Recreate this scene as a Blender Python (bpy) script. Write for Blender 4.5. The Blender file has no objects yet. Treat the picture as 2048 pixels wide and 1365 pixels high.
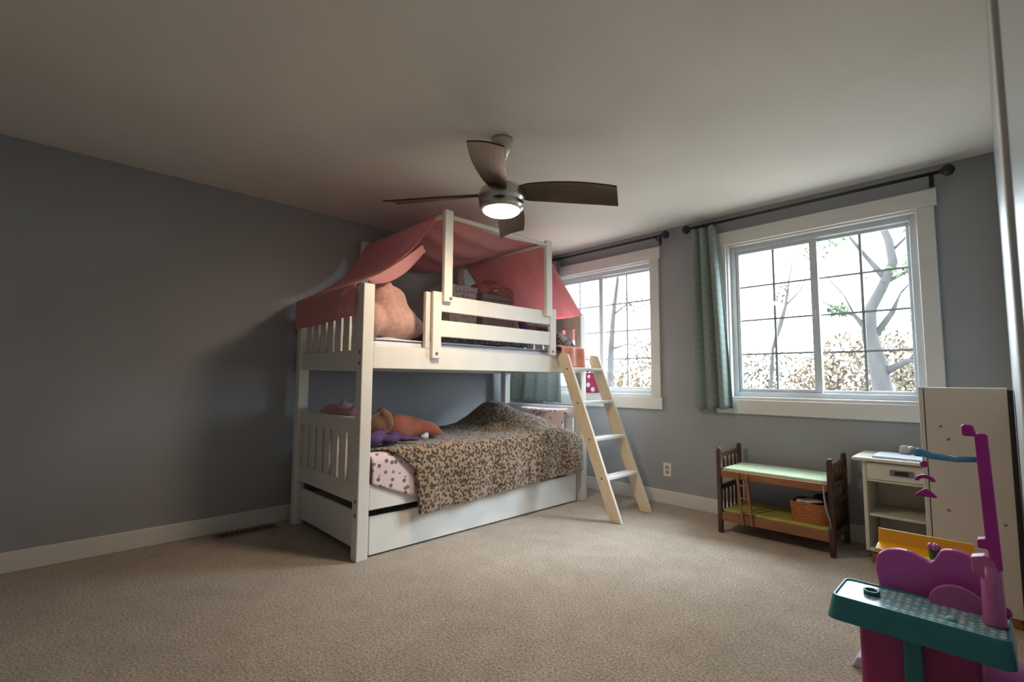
import bpy, bmesh, math, random
from mathutils import Vector, Matrix, noise
random.seed(7)
scene = bpy.context.scene
col = scene.collection

# ------------------------------------------------------------------ camera, world, exposure
F_PX = 961.48
YAW, PITCH, ROLL = math.radians(45.737), math.radians(4.644), math.radians(0.303)
CAM = Vector((3.8842, -3.9723, 1.0697))
fwd = Vector((-math.sin(YAW)*math.cos(PITCH), math.cos(YAW)*math.cos(PITCH), math.sin(PITCH)))
rgt = fwd.cross(Vector((0, 0, 1))).normalized(); upv = rgt.cross(fwd)
r2 = rgt*math.cos(ROLL) + upv*math.sin(ROLL); u2 = -rgt*math.sin(ROLL) + upv*math.cos(ROLL)
cd = bpy.data.cameras.new('camera'); cam = bpy.data.objects.new('camera', cd); col.objects.link(cam)
cd.sensor_width = 36.0; cd.lens = 36.0*F_PX/2048.0; cd.clip_start = 0.004; cd.clip_end = 400
cam.matrix_world = Matrix(((r2.x, u2.x, -fwd.x, CAM.x), (r2.y, u2.y, -fwd.y, CAM.y), (r2.z, u2.z, -fwd.z, CAM.z), (0, 0, 0, 1)))
cd.dof.use_dof = True; cd.dof.focus_distance = 1.55; cd.dof.aperture_fstop = 4.5
scene.camera = cam

world = bpy.data.worlds.new('world'); scene.world = world; world.use_nodes = True
bg = world.node_tree.nodes['Background']
bg.inputs[0].default_value = (0.78, 0.90, 1.0, 1); bg.inputs[1].default_value = 7.4
# hazy, very soft sun coming in through both windows
sd = bpy.data.lights.new('hazy_sun', 'SUN'); sd.energy = 8.0; sd.angle = math.radians(42); sd.color = (0.74, 0.86, 1.0)
so_ = bpy.data.objects.new('hazy_sun', sd); col.objects.link(so_); so_.location = (3, 8, 8)
so_.rotation_euler = Vector((-0.52, -0.52, -0.66)).to_track_quat('-Z', 'Y').to_euler()
scene.view_settings.view_transform = 'Standard'; scene.view_settings.look = 'None'
scene.view_settings.gamma = 1.0; scene.view_settings.use_curve_mapping = False
scene.view_settings.exposure = 1.12

WIN = [(0.435, 1.640), (2.330, 3.535)]        # window openings along the window wall
WZ0, WZ1 = 0.935, 2.180
for i, (a, b) in enumerate(WIN):              # light portals in the two real window openings
    ld = bpy.data.lights.new('window_portal', 'AREA'); ld.shape = 'RECTANGLE'
    ld.size = b-a; ld.size_y = WZ1-WZ0; ld.cycles.is_portal = True
    lo = bpy.data.objects.new('window_portal', ld); col.objects.link(lo)
    lo.location = ((a+b)/2, 0.16, (WZ0+WZ1)/2); lo.rotation_euler = (-math.pi/2, 0, 0)

# ------------------------------------------------------------------ material kit
def new_mat(name):
    m = bpy.data.materials.new(name); m.use_nodes = True
    nt = m.node_tree; return m, nt, nt.nodes['Principled BSDF']
def lin(c): return tuple((v/12.92 if v <= 0.04045 else ((v+0.055)/1.055)**2.4) for v in c)
def mat(name, rgb, rough=0.6, var=0.06, scale=12.0, bump=0.0, bscale=None, metal=0.0, spec=0.5, stretch=None, detail=3.0, sheen=0.0, sss=0.0):
    """plain procedural material: colour with a little noise variation, optional noise bump"""
    m, nt, p = new_mat(name); n = nt.nodes; l = nt.links
    tc = n.new('ShaderNodeTexCoord'); mp = n.new('ShaderNodeMapping'); l.new(tc.outputs['Object'], mp.inputs[0])
    if stretch: mp.inputs['Scale'].default_value = stretch
    nz = n.new('ShaderNodeTexNoise'); nz.inputs['Scale'].default_value = scale; nz.inputs['Detail'].default_value = detail
    l.new(mp.outputs[0], nz.inputs[0])
    r = n.new('ShaderNodeValToRGB'); c = rgb
    r.color_ramp.elements[0].position = 0.3; r.color_ramp.elements[1].position = 0.7
    r.color_ramp.elements[0].color = (*[max(0, v*(1-var)) for v in c], 1); r.color_ramp.elements[1].color = (*[min(1, v*(1+var)) for v in c], 1)
    l.new(nz.outputs['Fac'], r.inputs[0]); l.new(r.outputs[0], p.inputs['Base Color'])
    p.inputs['Roughness'].default_value = rough; p.inputs['Metallic'].default_value = metal
    p.inputs['Specular IOR Level'].default_value = spec
    if sheen: p.inputs['Sheen Weight'].default_value = sheen
    if bump:
        b = n.new('ShaderNodeBump'); b.inputs['Strength'].default_value = bump; b.inputs['Distance'].default_value = 0.01
        nb = n.new('ShaderNodeTexNoise'); nb.inputs['Scale'].default_value = bscale or scale*4; nb.inputs['Detail'].default_value = 4
        l.new(mp.outputs[0], nb.inputs[0]); l.new(nb.outputs['Fac'], b.inputs['Height']); l.new(b.outputs[0], p.inputs['Normal'])
    return m
def spots(name, base, mid, dark, scale, inner=0.28, outer=0.42, rough=0.9, rings=True, bump=0.15):
    """animal print or dotted fabric out of a Voronoi cell pattern"""
    m, nt, p = new_mat(name); n = nt.nodes; l = nt.links
    tc = n.new('ShaderNodeTexCoord'); nz = n.new('ShaderNodeTexNoise'); nz.inputs['Scale'].default_value = scale*0.7
    mx = n.new('ShaderNodeMix'); mx.data_type = 'RGBA'; mx.inputs[0].default_value = 0.03 if rings else 0.0
    l.new(tc.outputs['Object'], nz.inputs[0]); l.new(tc.outputs['Object'], mx.inputs[6]); l.new(nz.outputs['Color'], mx.inputs[7])
    v = n.new('ShaderNodeTexVoronoi'); v.inputs['Scale'].default_value = scale; l.new(mx.outputs[2], v.inputs['Vector'])
    r = n.new('ShaderNodeValToRGB'); e = r.color_ramp.elements
    e[0].position = inner; e[0].color = (*(mid if rings else dark), 1); e[1].position = outer+0.06; e[1].color = (*base, 1)
    if rings:
        k = e.new(inner+0.05); k.color = (*dark, 1); k = e.new(outer); k.color = (*dark, 1)
    else:
        k = e.new(outer); k.color = (*mid, 1)
    l.new(v.outputs['Distance'], r.inputs[0]); l.new(r.outputs[0], p.inputs['Base Color'])
    p.inputs['Roughness'].default_value = rough; p.inputs['Sheen Weight'].default_value = 0.25
    b = n.new('ShaderNodeBump'); b.inputs['Strength'].default_value = bump; nb = n.new('ShaderNodeTexNoise'); nb.inputs['Scale'].default_value = 160
    l.new(tc.outputs['Object'], nb.inputs[0]); l.new(nb.outputs['Fac'], b.inputs['Height']); b.inputs['Distance'].default_value = 0.01
    l.new(b.outputs[0], p.inputs['Normal'])
    return m
def emit(name, rgb, s):
    m, nt, p = new_mat(name); p.inputs['Base Color'].default_value = (*rgb, 1)
    p.inputs['Emission Color'].default_value = (*rgb, 1); p.inputs['Emission Strength'].default_value = s
    nz = nt.nodes.new('ShaderNodeTexNoise'); nz.inputs['Scale'].default_value = 30
    mr = nt.nodes.new('ShaderNodeMapRange'); mr.inputs[3].default_value = s*0.97; mr.inputs[4].default_value = s*1.03
    nt.links.new(nz.outputs['Fac'], mr.inputs[0]); nt.links.new(mr.outputs[0], p.inputs['Emission Strength'])
    return m
def carpet_mat():
    m, nt, p = new_mat('carpet'); n = nt.nodes; l = nt.links
    tc = n.new('ShaderNodeTexCoord')
    a = n.new('ShaderNodeTexNoise'); a.inputs['Scale'].default_value = 95; a.inputs['Detail'].default_value = 4; a.inputs['Roughness'].default_value = 0.7
    b = n.new('ShaderNodeTexNoise'); b.inputs['Scale'].default_value = 7; b.inputs['Detail'].default_value = 4
    big = n.new('ShaderNodeTexNoise'); big.inputs['Scale'].default_value = 1.3; big.inputs['Detail'].default_value = 3
    for q in (a, b, big): l.new(tc.outputs['Object'], q.inputs[0])
    r = n.new('ShaderNodeValToRGB'); e = r.color_ramp.elements
    e[0].position = 0.36; e[0].color = (0.22, 0.165, 0.115, 1); e[1].position = 0.66; e[1].color = (0.74, 0.62, 0.49, 1)
    l.new(a.outputs['Fac'], r.inputs[0])
    r2_ = n.new('ShaderNodeValToRGB'); e = r2_.color_ramp.elements
    e[0].position = 0.3; e[0].color = (0.78, 0.76, 0.72, 1); e[1].position = 0.65; e[1].color = (1, 1, 1, 1)
    l.new(b.outputs['Fac'], r2_.inputs[0])
    mx = n.new('ShaderNodeMix'); mx.data_type = 'RGBA'; mx.blend_type = 'MULTIPLY'; mx.inputs[0].default_value = 0.8
    l.new(r.outputs[0], mx.inputs[6]); l.new(r2_.outputs[0], mx.inputs[7])
    r3 = n.new('ShaderNodeValToRGB'); e = r3.color_ramp.elements
    e[0].position = 0.35; e[0].color = (0.86, 0.85, 0.83, 1); e[1].position = 0.6; e[1].color = (1, 1, 1, 1)
    l.new(big.outputs['Fac'], r3.inputs[0])
    m2 = n.new('ShaderNodeMix'); m2.data_type = 'RGBA'; m2.blend_type = 'MULTIPLY'; m2.inputs[0].default_value = 0.8
    l.new(mx.outputs[2], m2.inputs[6]); l.new(r3.outputs[0], m2.inputs[7]); l.new(m2.outputs[2], p.inputs['Base Color'])
    p.inputs['Roughness'].default_value = 0.95; p.inputs['Sheen Weight'].default_value = 0.35; p.inputs['Sheen Roughness'].default_value = 0.5
    bp = n.new('ShaderNodeBump'); bp.inputs['Strength'].default_value = 0.9; bp.inputs['Distance'].default_value = 0.012
    l.new(a.outputs['Fac'], bp.inputs['Height']); l.new(bp.outputs[0], p.inputs['Normal'])
    return m
def glass_mat():
    m = bpy.data.materials.new('window_glass'); m.use_nodes = True; nt = m.node_tree; n = nt.nodes; l = nt.links; n.clear()
    o = n.new('ShaderNodeOutputMaterial'); t = n.new('ShaderNodeBsdfTransparent'); g = n.new('ShaderNodeBsdfGlossy')
    t.inputs[0].default_value = (0.97, 0.985, 0.98, 1); g.inputs['Roughness'].default_value = 0.02
    lw = n.new('ShaderNodeLayerWeight'); lw.inputs[0].default_value = 0.5; mx = n.new('ShaderNodeMixShader')
    pw = n.new('ShaderNodeMath'); pw.operation = 'POWER'; pw.inputs[1].default_value = 5.0; l.new(lw.outputs['Facing'], pw.inputs[0])
    f = n.new('ShaderNodeMath'); f.operation = 'MULTIPLY_ADD'; f.inputs[1].default_value = 0.9; f.inputs[2].default_value = 0.03; l.new(pw.outputs[0], f.inputs[0])
    l.new(f.outputs[0], mx.inputs[0]); l.new(t.outputs[0], mx.inputs[1]); l.new(g.outputs[0], mx.inputs[2]); l.new(mx.outputs[0], o.inputs[0])
    return m
def cloth_mat(name, rgb, transl=0.3, scale=40, var=0.08, fold=0.2):
    """thin cloth that lets some light through"""
    m, nt, p = new_mat(name); n = nt.nodes; l = nt.links
    tc = n.new('ShaderNodeTexCoord'); nz = n.new('ShaderNodeTexNoise'); nz.inputs['Scale'].default_value = scale; l.new(tc.outputs['Object'], nz.inputs[0])
    r = n.new('ShaderNodeValToRGB'); r.color_ramp.elements[0].color = (*[v*(1-var) for v in rgb], 1); r.color_ramp.elements[1].color = (*[min(1, v*(1+var)) for v in rgb], 1)
    l.new(nz.outputs['Fac'], r.inputs[0]); l.new(r.outputs[0], p.inputs['Base Color']); p.inputs['Roughness'].default_value = 0.9
    p.inputs['Sheen Weight'].default_value = 0.2
    nb = n.new('ShaderNodeTexNoise'); nb.inputs['Scale'].default_value = 14; l.new(tc.outputs['Object'], nb.inputs[0])
    b = n.new('ShaderNodeBump'); b.inputs['Strength'].default_value = fold; b.inputs['Distance'].default_value = 0.02; l.new(nb.outputs['Fac'], b.inputs['Height']); l.new(b.outputs[0], p.inputs['Normal'])
    tr = n.new('ShaderNodeBsdfTranslucent'); l.new(r.outputs[0], tr.inputs[0]); mx = n.new('ShaderNodeMixShader'); mx.inputs[0].default_value = transl
    o = n['Material Output']; l.new(p.outputs[0], mx.inputs[1]); l.new(tr.outputs[0], mx.inputs[2]); l.new(mx.outputs[0], o.inputs[0])
    return m
def curtain_mat():
    m = cloth_mat('curtain_cloth', (0.30, 0.40, 0.37), 0.22, 60, 0.05, 0.1)
    nt = m.node_tree; n = nt.nodes; l = nt.links; p = n['Principled BSDF']
    tc = n.new('ShaderNodeTexCoord'); sp = n.new('ShaderNodeSeparateXYZ'); l.new(tc.outputs['Object'], sp.inputs[0])
    pp = n.new('ShaderNodeMath'); pp.operation = 'PINGPONG'; pp.inputs[1].default_value = 0.055; l.new(sp.outputs[0], pp.inputs[0])
    ad = n.new('ShaderNodeMath'); ad.operation = 'ADD'; l.new(pp.outputs[0], ad.inputs[0]); l.new(sp.outputs[2], ad.inputs[1])
    fr = n.new('ShaderNodeMath'); fr.operation = 'PINGPONG'; fr.inputs[1].default_value = 0.03; l.new(ad.outputs[0], fr.inputs[0])
    gt = n.new('ShaderNodeMath'); gt.operation = 'GREATER_THAN'; gt.inputs[1].default_value = 0.023; l.new(fr.outputs[0], gt.inputs[0])
    mx = n.new('ShaderNodeMix'); mx.data_type = 'RGBA'; mx.inputs[6].default_value = (0.265, 0.325, 0.30, 1); mx.inputs[7].default_value = (0.325, 0.385, 0.36, 1)
    l.new(gt.outputs[0], mx.inputs[0]); l.new(mx.outputs[2], p.inputs['Base Color'])
    return m

M = {}
M['wall'] = mat('wall_paint', (0.32, 0.33, 0.35), 0.55, 0.03, 3, 0.06, 180)
M['wallr'] = mat('wall_satin_window_sheen', (0.42, 0.45, 0.46), 0.35, 0.03, 3, 0.04, 120)  # paler and cooler than the grey walls: grazing window light put into the colour
M['ceil'] = mat('ceiling_paint', (0.84, 0.80, 0.755), 0.9, 0.03, 2, 0.10, 120)
M['carpet'] = carpet_mat()
M['trim'] = mat('white_trim', (0.70, 0.685, 0.665), 0.4, 0.03, 5, 0.02, 60)
M['vinyl'] = mat('window_vinyl', (0.58, 0.62, 0.66), 0.35, 0.02, 5)  # white vinyl, its backlit grey-blue shade put into the colour
M['grille'] = mat('window_grille', (0.30, 0.30, 0.30), 0.5, 0.05, 20)  # pale bars coloured dark grey, backlit shade painted in
M['glass'] = glass_mat()
M['bed'] = mat('bed_white_paint', (0.77, 0.75, 0.71), 0.42, 0.04, 6, 0.03, 40, stretch=(1, 1, 0.3))
M['bolt'] = mat('bolt_dark', (0.18, 0.15, 0.12), 0.5, 0.1)
M['ladder'] = mat('ladder_cream_wood', (0.73, 0.62, 0.47), 0.45, 0.06, 8, 0.03, 40, stretch=(4, 4, 0.6))
M['rung'] = mat('rung_white_paint', (0.78, 0.77, 0.74), 0.4, 0.04, 8)
M['pinkcloth'] = cloth_mat('pink_canopy_cloth', (0.86, 0.47, 0.48), 0.50, 60, 0.07, 0.35)
M['sheet'] = mat('pale_blue_sheet', (0.66, 0.70, 0.78), 0.9, 0.06, 8, 0.2, 40, sheen=0.2)
M['mattress'] = mat('mattress_ticking', (0.72, 0.72, 0.72), 0.9, 0.04, 20, 0.1, 60)
M['leopard'] = spots('leopard_plush', (0.31, 0.22, 0.14), (0.15, 0.09, 0.055), (0.020, 0.014, 0.012), 50, 0.22, 0.47)
M['leopardtrim'] = mat('leopard_satin_trim', (0.06, 0.055, 0.06), 0.4, 0.2, 30)
M['dotted'] = spots('pale_pink_spotted_sheet', (0.74, 0.60, 0.63), (0.36, 0.24, 0.21), (0.17, 0.10, 0.09), 24, 0.16, 0.30, rings=False)
M['plush'] = mat('pink_plush', (0.74, 0.43, 0.37), 0.95, 0.14, 30, 1.0, 110, sheen=0.6)
M['plush2'] = mat('dusty_pink_plush', (0.55, 0.27, 0.30), 0.95, 0.12, 30, 0.8, 140, sheen=0.6)
M['terracotta'] = mat('terracotta_knit', (0.24, 0.070, 0.042), 0.95, 0.2, 14, 0.5, 60, sheen=0.3)
M['brownfur'] = mat('brown_plush', (0.15, 0.075, 0.042), 0.95, 0.25, 30, 0.8, 120, sheen=0.3)
M['purple'] = mat('purple_cloth', (0.065, 0.030, 0.12), 0.8, 0.3, 20, 0.5, 50)
M['paleblue'] = mat('pale_blue_plush', (0.42, 0.55, 0.62), 0.9, 0.1, 30, 0.5, 100)
M['lilacbox'] = spots('lilac_print_box', (0.46, 0.41, 0.43), (0.32, 0.27, 0.29), (0.18, 0.14, 0.15), 60, 0.2, 0.4, rings=False)
M['brownbox'] = mat('dark_brown_box', (0.10, 0.075, 0.06), 0.8, 0.2, 40)
M['taupebox'] = mat('taupe_box', (0.20, 0.16, 0.15), 0.8, 0.1, 40)
M['floral'] = spots('red_brown_floral_cloth', (0.36, 0.13, 0.12), (0.5, 0.33, 0.22), (0.12, 0.05, 0.05), 18, 0.2, 0.35)
M['darkprint'] = spots('dark_print_cloth', (0.10, 0.07, 0.07), (0.35, 0.30, 0.30), (0.24, 0.17, 0.18), 40, 0.2, 0.4, rings=False)
M['coral'] = mat('coral_fleece', (0.72, 0.27, 0.18), 0.95, 0.15, 20, 0.6, 90, sheen=0.5)
M['magdots'] = spots('magenta_dotted_cloth', (0.36, 0.03, 0.10), (0.8, 0.7, 0.72), (0.85, 0.75, 0.78), 14, 0.25, 0.3, rings=False)
M['nickel'] = mat('brushed_nickel', (0.60, 0.57, 0.52), 0.28, 0.06, 30, 0.02, 200, metal=1.0, stretch=(1, 1, 12))
M['blade'] = mat('brown_fan_blade', (0.058, 0.031, 0.019), 0.5, 0.18, 5, 0.03, 60, stretch=(1, 8, 8))
M['lens'] = emit('fan_lamp_lens', (1.0, 0.78, 0.54), 88.0)
M['rod'] = mat('black_curtain_rod', (0.014, 0.013, 0.014), 0.4, 0.2)
M['curtain'] = curtain_mat()
M['dollwood'] = mat('dark_stained_doll_wood', (0.060, 0.023, 0.010), 0.35, 0.35, 6, 0.05, 40, stretch=(6, 6, 0.8))
M['dollrail'] = mat('chestnut_doll_rail', (0.25, 0.095, 0.030), 0.38, 0.2, 5, 0.05, 40, stretch=(0.8, 6, 6))
M['padgreen'] = mat('pale_green_doll_pad', (0.46, 0.56, 0.38), 0.6, 0.08, 10, 0.1, 40)
M['padyellow'] = mat('olive_yellow_doll_pad', (0.36, 0.35, 0.08), 0.6, 0.15, 10, 0.1, 40)
M['wicker'] = mat('orange_wicker', (0.40, 0.135, 0.035), 0.6, 0.35, 70, 0.6, 90, stretch=(1, 1, 2.5))
M['cream'] = mat('cream_nightstand_paint', (0.62, 0.59, 0.50), 0.4, 0.04, 6, 0.02, 40)
M['foot'] = mat('honey_wood_foot', (0.30, 0.145, 0.055), 0.45, 0.2, 8)
M['pewter'] = mat('pewter_pull', (0.22, 0.24, 0.24), 0.35, 0.15, 40, metal=0.7)
M['black'] = mat('black_plastic', (0.012, 0.012, 0.013), 0.5, 0.2)
M['panel'] = mat('offwhite_cabinet_board', (0.56, 0.52, 0.45), 0.5, 0.03, 6, 0.03, 60)
M['paper'] = mat('pale_blue_paper', (0.60, 0.66, 0.78), 0.6, 0.05, 30)
M['greyplastic'] = mat('grey_plastic', (0.34, 0.34, 0.33), 0.5, 0.1)
M['outlet'] = mat('outlet_plastic', (0.78, 0.76, 0.70), 0.4, 0.02)
M['brass'] = mat('brass', (0.72, 0.50, 0.18), 0.3, 0.1, 30, metal=1.0)
M['vent'] = mat('tan_vent_metal', (0.26, 0.20, 0.14), 0.5, 0.1)
M['tteal'] = mat('teal_toy_plastic', (0.016, 0.150, 0.180), 0.30, 0.05, 12, 0.02, 200)
M['tdteal'] = mat('dark_teal_toy_plastic', (0.012, 0.085, 0.11), 0.3, 0.05, 12)
M['tmag'] = mat('magenta_toy_plastic', (0.30, 0.018, 0.135), 0.35, 0.06, 10, 0.02, 200)
M['tbar'] = mat('deep_magenta_toy_plastic', (0.34, 0.012, 0.24), 0.3, 0.06, 10)
M['tpurp'] = mat('orchid_toy_plastic', (0.44, 0.085, 0.36), 0.26, 0.05, 10)
M['tpink'] = mat('mauve_toy_plastic', (0.42, 0.11, 0.30), 0.3, 0.06, 10)
M['tyel'] = mat('yellow_toy_plastic', (0.80, 0.42, 0.012), 0.28, 0.05, 10)
M['tblue'] = mat('blue_toy_plastic', (0.06, 0.26, 0.48), 0.25, 0.08, 10)
M['tclear'] = mat('pale_clear_plastic', (0.62, 0.70, 0.76), 0.15, 0.05, 10)
M['tgreen'] = mat('green_toy_plastic', (0.015, 0.16, 0.055), 0.3, 0.08, 10)
M['tlav'] = mat('lavender_toy_plastic', (0.50, 0.50, 0.72), 0.3, 0.05, 10)
def toy_top_mat():
    m, nt, p = new_mat('teal_print_with_sky_sheen'); n = nt.nodes; l = nt.links
    tc = n.new('ShaderNodeTexCoord'); ck = n.new('ShaderNodeTexVoronoi'); ck.inputs['Scale'].default_value = 46; ck.inputs['Randomness'].default_value = 0.25
    l.new(tc.outputs['Object'], ck.inputs['Vector'])
    r = n.new('ShaderNodeValToRGB'); e = r.color_ramp.elements
    e[0].position = 0.26; e[0].color = (0.52, 0.58, 0.56, 1); e[1].position = 0.44; e[1].color = (0.12, 0.30, 0.36, 1)  # real print, its tones made paler as a painted sky reflection
    l.new(ck.outputs['Distance'], r.inputs[0]); l.new(r.outputs[0], p.inputs['Base Color']); p.inputs['Roughness'].default_value = 0.22
    return m
M['ttop'] = toy_top_mat()
M['bark'] = mat('grey_bark', (0.030, 0.027, 0.026), 0.95, 0.4, 6, 0.6, 20, stretch=(1, 1, 0.25))
M['leafg'] = mat('green_leaf', (0.030, 0.060, 0.012), 0.7, 0.4, 3)
M['leafo'] = mat('dry_olive_leaf', (0.060, 0.048, 0.024), 0.8, 0.4, 3)
M['leafb'] = mat('tan_leaf', (0.085, 0.055, 0.028), 0.8, 0.4, 3)
M['ground'] = mat('leaf_litter_ground', (0.20, 0.17, 0.13), 0.95, 0.4, 1.5)

# ------------------------------------------------------------------ mesh kit
class MB:
    def __init__(s): s.v = []; s.f = []
    def add(s, vs, fs):
        k = len(s.v); s.v += [tuple(v) for v in vs]; s.f += [tuple(i+k for i in f) for f in fs]; return s
    def box(s, x0, x1, y0, y1, z0, z1):
        return s.add([(x0,y0,z0),(x1,y0,z0),(x1,y1,z0),(x0,y1,z0),(x0,y0,z1),(x1,y0,z1),(x1,y1,z1),(x0,y1,z1)],
                     [(0,3,2,1),(4,5,6,7),(0,1,5,4),(1,2,6,5),(2,3,7,6),(3,0,4,7)])
    def prism(s, pts, d):                      # polygon pts (3D list) extruded by vector d
        n = len(pts); d = Vector(d); a = [Vector(p) for p in pts]
        return s.add(a+[p+d for p in a], [tuple(reversed(range(n))), tuple(range(n, 2*n))]+[(i, (i+1) % n, n+(i+1) % n, n+i) for i in range(n)])
    def tube(s, pts, rad, seg=10, cap=True, sq=(1, 1)):
        pts = [Vector(p) for p in pts]; n = len(pts)
        if not hasattr(rad, '__len__'): rad = [rad]*n
        rings = []; prev = None
        for i, p in enumerate(pts):
            t = (pts[min(i+1, n-1)]-pts[max(i-1, 0)]).normalized()
            a = prev if prev is not None else (Vector((0,0,1)) if abs(t.z) < 0.9 else Vector((1,0,0)))
            b = t.cross(a).normalized(); a = b.cross(t).normalized(); prev = a
            rings.append([p+(a*math.cos(q)*sq[0]+b*math.sin(q)*sq[1])*rad[i] for q in [2*math.pi*j/seg for j in range(seg)]])
        vs = [v for r in rings for v in r]; fs = []
        for i in range(n-1):
            for j in range(seg): fs.append((i*seg+j, i*seg+(j+1) % seg, (i+1)*seg+(j+1) % seg, (i+1)*seg+j))
        if cap: fs += [tuple(reversed(range(seg))), tuple(range((n-1)*seg, n*seg))]
        return s.add(vs, fs)
    def lathe(s, prof, c=(0, 0, 0), seg=32, axis='z'):
        vs = []; fs = []; n = len(prof)
        for r, z in prof:
            for j in range(seg):
                q = 2*math.pi*j/seg; a, b = r*math.cos(q), r*math.sin(q)
                p = (a, b, z) if axis == 'z' else ((z, a, b) if axis == 'x' else (b, z, a))
                vs.append((c[0]+p[0], c[1]+p[1], c[2]+p[2]))
        for i in range(n-1):
            for j in range(seg): fs.append((i*seg+j, i*seg+(j+1) % seg, (i+1)*seg+(j+1) % seg, (i+1)*seg+j))
        fs += [tuple(reversed(range(seg))), tuple(range((n-1)*seg, n*seg))]
        return s.add(vs, fs)
    def ball(s, c, r, seg=14, rings=9, rot=None):
        if not hasattr(r, '__len__'): r = (r, r, r)
        vs = []; fs = []; c = Vector(c)
        for i in range(rings+1):
            th = math.pi*i/rings
            for j in range(seg):
                ph = 2*math.pi*j/seg
                v = Vector((r[0]*math.sin(th)*math.cos(ph), r[1]*math.sin(th)*math.sin(ph), r[2]*math.cos(th)))
                if rot: v = rot @ v
                vs.append(c+v)
        for i in range(rings):
            for j in range(seg): fs.append((i*seg+j, (i+1)*seg+j, (i+1)*seg+(j+1) % seg, i*seg+(j+1) % seg))
        return s.add(vs, fs)
    def grid(s, fn, nu, nv):
        vs = [fn(i/nu, j/nv) for i in range(nu+1) for j in range(nv+1)]
        return s.add(vs, [(i*(nv+1)+j, (i+1)*(nv+1)+j, (i+1)*(nv+1)+j+1, i*(nv+1)+j+1) for i in range(nu) for j in range(nv)])
    def mesh(s, name, m, smooth=False):
        me = bpy.data.meshes.new(name); me.from_pydata([tuple(v) for v in s.v], [], s.f); me.update()
        bm = bmesh.new(); bm.from_mesh(me); bmesh.ops.remove_doubles(bm, verts=bm.verts, dist=1e-6)
        bmesh.ops.recalc_face_normals(bm, faces=bm.faces); bm.to_mesh(me); bm.free()
        me.materials.append(M[m] if isinstance(m, str) else m)
        if smooth: me.polygons.foreach_set('use_smooth', [True]*len(me.polygons))
        return me
    def build(s, name, m, parent=None, smooth=False, bevel=0, solid=0, sub=0, remesh=0):
        o = bpy.data.objects.new(name, s.mesh(name, m, smooth)); col.objects.link(o)
        if parent: o.parent = parent
        if remesh:
            r = o.modifiers.new('remesh', 'REMESH'); r.mode = 'VOXEL'; r.voxel_size = remesh; r.use_smooth_shade = True
            k = o.modifiers.new('smooth', 'SMOOTH'); k.factor = 0.5; k.iterations = 10
        if solid:
            k = o.modifiers.new('solid', 'SOLIDIFY'); k.thickness = solid; k.offset = 0
        if bevel:
            k = o.modifiers.new('bevel', 'BEVEL'); k.width = bevel; k.segments = 2; k.limit_method = 'ANGLE'; k.angle_limit = math.radians(40)
        if sub:
            k = o.modifiers.new('sub', 'SUBSURF'); k.levels = sub; k.render_levels = sub
        return o
def tag(o, label, cat, group=None, kind=None):
    o['label'] = label; o['category'] = cat
    if group: o['group'] = group
    if kind: o['kind'] = kind
    return o
def thing(name, label, cat, loc=(0, 0, 0), rz=0.0, group=None, kind=None):
    o = bpy.data.objects.new(name, None); col.objects.link(o); o.empty_display_size = 0.05
    o.location = loc; o.rotation_euler = (0, 0, rz); return tag(o, label, cat, group, kind)
def link_copy(src, name, parent, loc):
    o = bpy.data.objects.new(name, src.data); col.objects.link(o); o.parent = parent; o.location = loc
    for md in src.modifiers:
        k = o.modifiers.new(md.name, md.type)
        if md.type == 'BEVEL': k.width = md.width; k.segments = md.segments; k.limit_method = md.limit_method; k.angle_limit = md.angle_limit
    return o
def settle(o):
    """move the origin of a one-mesh thing to the bottom centre of its mesh"""
    me = o.data; xs = [v.co for v in me.vertices]
    c = Vector(((min(v.x for v in xs)+max(v.x for v in xs))/2, (min(v.y for v in xs)+max(v.y for v in xs))/2, min(v.z for v in xs)))
    me.transform(Matrix.Translation(-c)); o.location = o.matrix_basis @ c; return o
def part_box(name, m, parent, x0, x1, y0, y1, z0, z1, bevel=0.004):
    return MB().box(x0, x1, y0, y1, z0, z1).build(name, m, parent, bevel=bevel)
def struct(o, label, cat): return tag(o, label, cat, kind='structure')

# ------------------------------------------------------------------ room shell
W, BACK, H = 3.905, -4.70, 2.44
struct(MB().box(-0.15, W+0.15, BACK-0.15, 0.15, -0.12, 0.0).build('floor', 'carpet'), 'beige speckled cut pile carpet covering the whole bedroom floor', 'floor')
struct(MB().box(-0.15, W+0.15, BACK-0.15, 0.15, H, H+0.12).build('ceiling', 'ceil'), 'flat off-white ceiling above the fan and bunk bed', 'ceiling')
struct(MB().box(-0.15, 0.0, BACK, 0.0, 0.0, H).build('wall_left', 'wall'), 'long plain grey wall behind the bunk bed', 'wall')
struct(MB().box(W, W+0.15, BACK, 0.0, 0.0, H).build('wall_right', 'wallr'), 'satin wall with painted-in window sheen, seen edge-on at the right', 'wall')
struct(MB().box(-0.15, W+0.15, BACK-0.15, BACK, 0.0, H).build('wall_near', 'wall'), 'grey wall behind the viewer', 'wall')
ww = MB(); X0, X1 = -0.15, W+0.15
ww.box(X0, WIN[0][0], 0, 0.15, 0, H).box(WIN[0][1], WIN[1][0], 0, 0.15, 0, H).box(WIN[1][1], X1, 0, 0.15, 0, H)
for a, b in WIN: ww.box(a, b, 0, 0.15, 0, WZ0-0.01).box(a, b, 0, 0.15, WZ1, H)
struct(ww.build('wall_window', 'wall'), 'grey wall with the two windows', 'wall')
def baseboard(name, x0, x1, y0, y1, label):
    struct(MB().box(x0, x1, y0, y1, 0, 0.115).build(name, 'trim', bevel=0.005), label, 'baseboard')
baseboard('baseboard_left', 0.0, 0.015, BACK, 0.0, 'white baseboard along the long grey wall beside the bed')
baseboard('baseboard_window', 0.015, W, -0.015, 0.0, 'white baseboard under the two windows')
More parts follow.
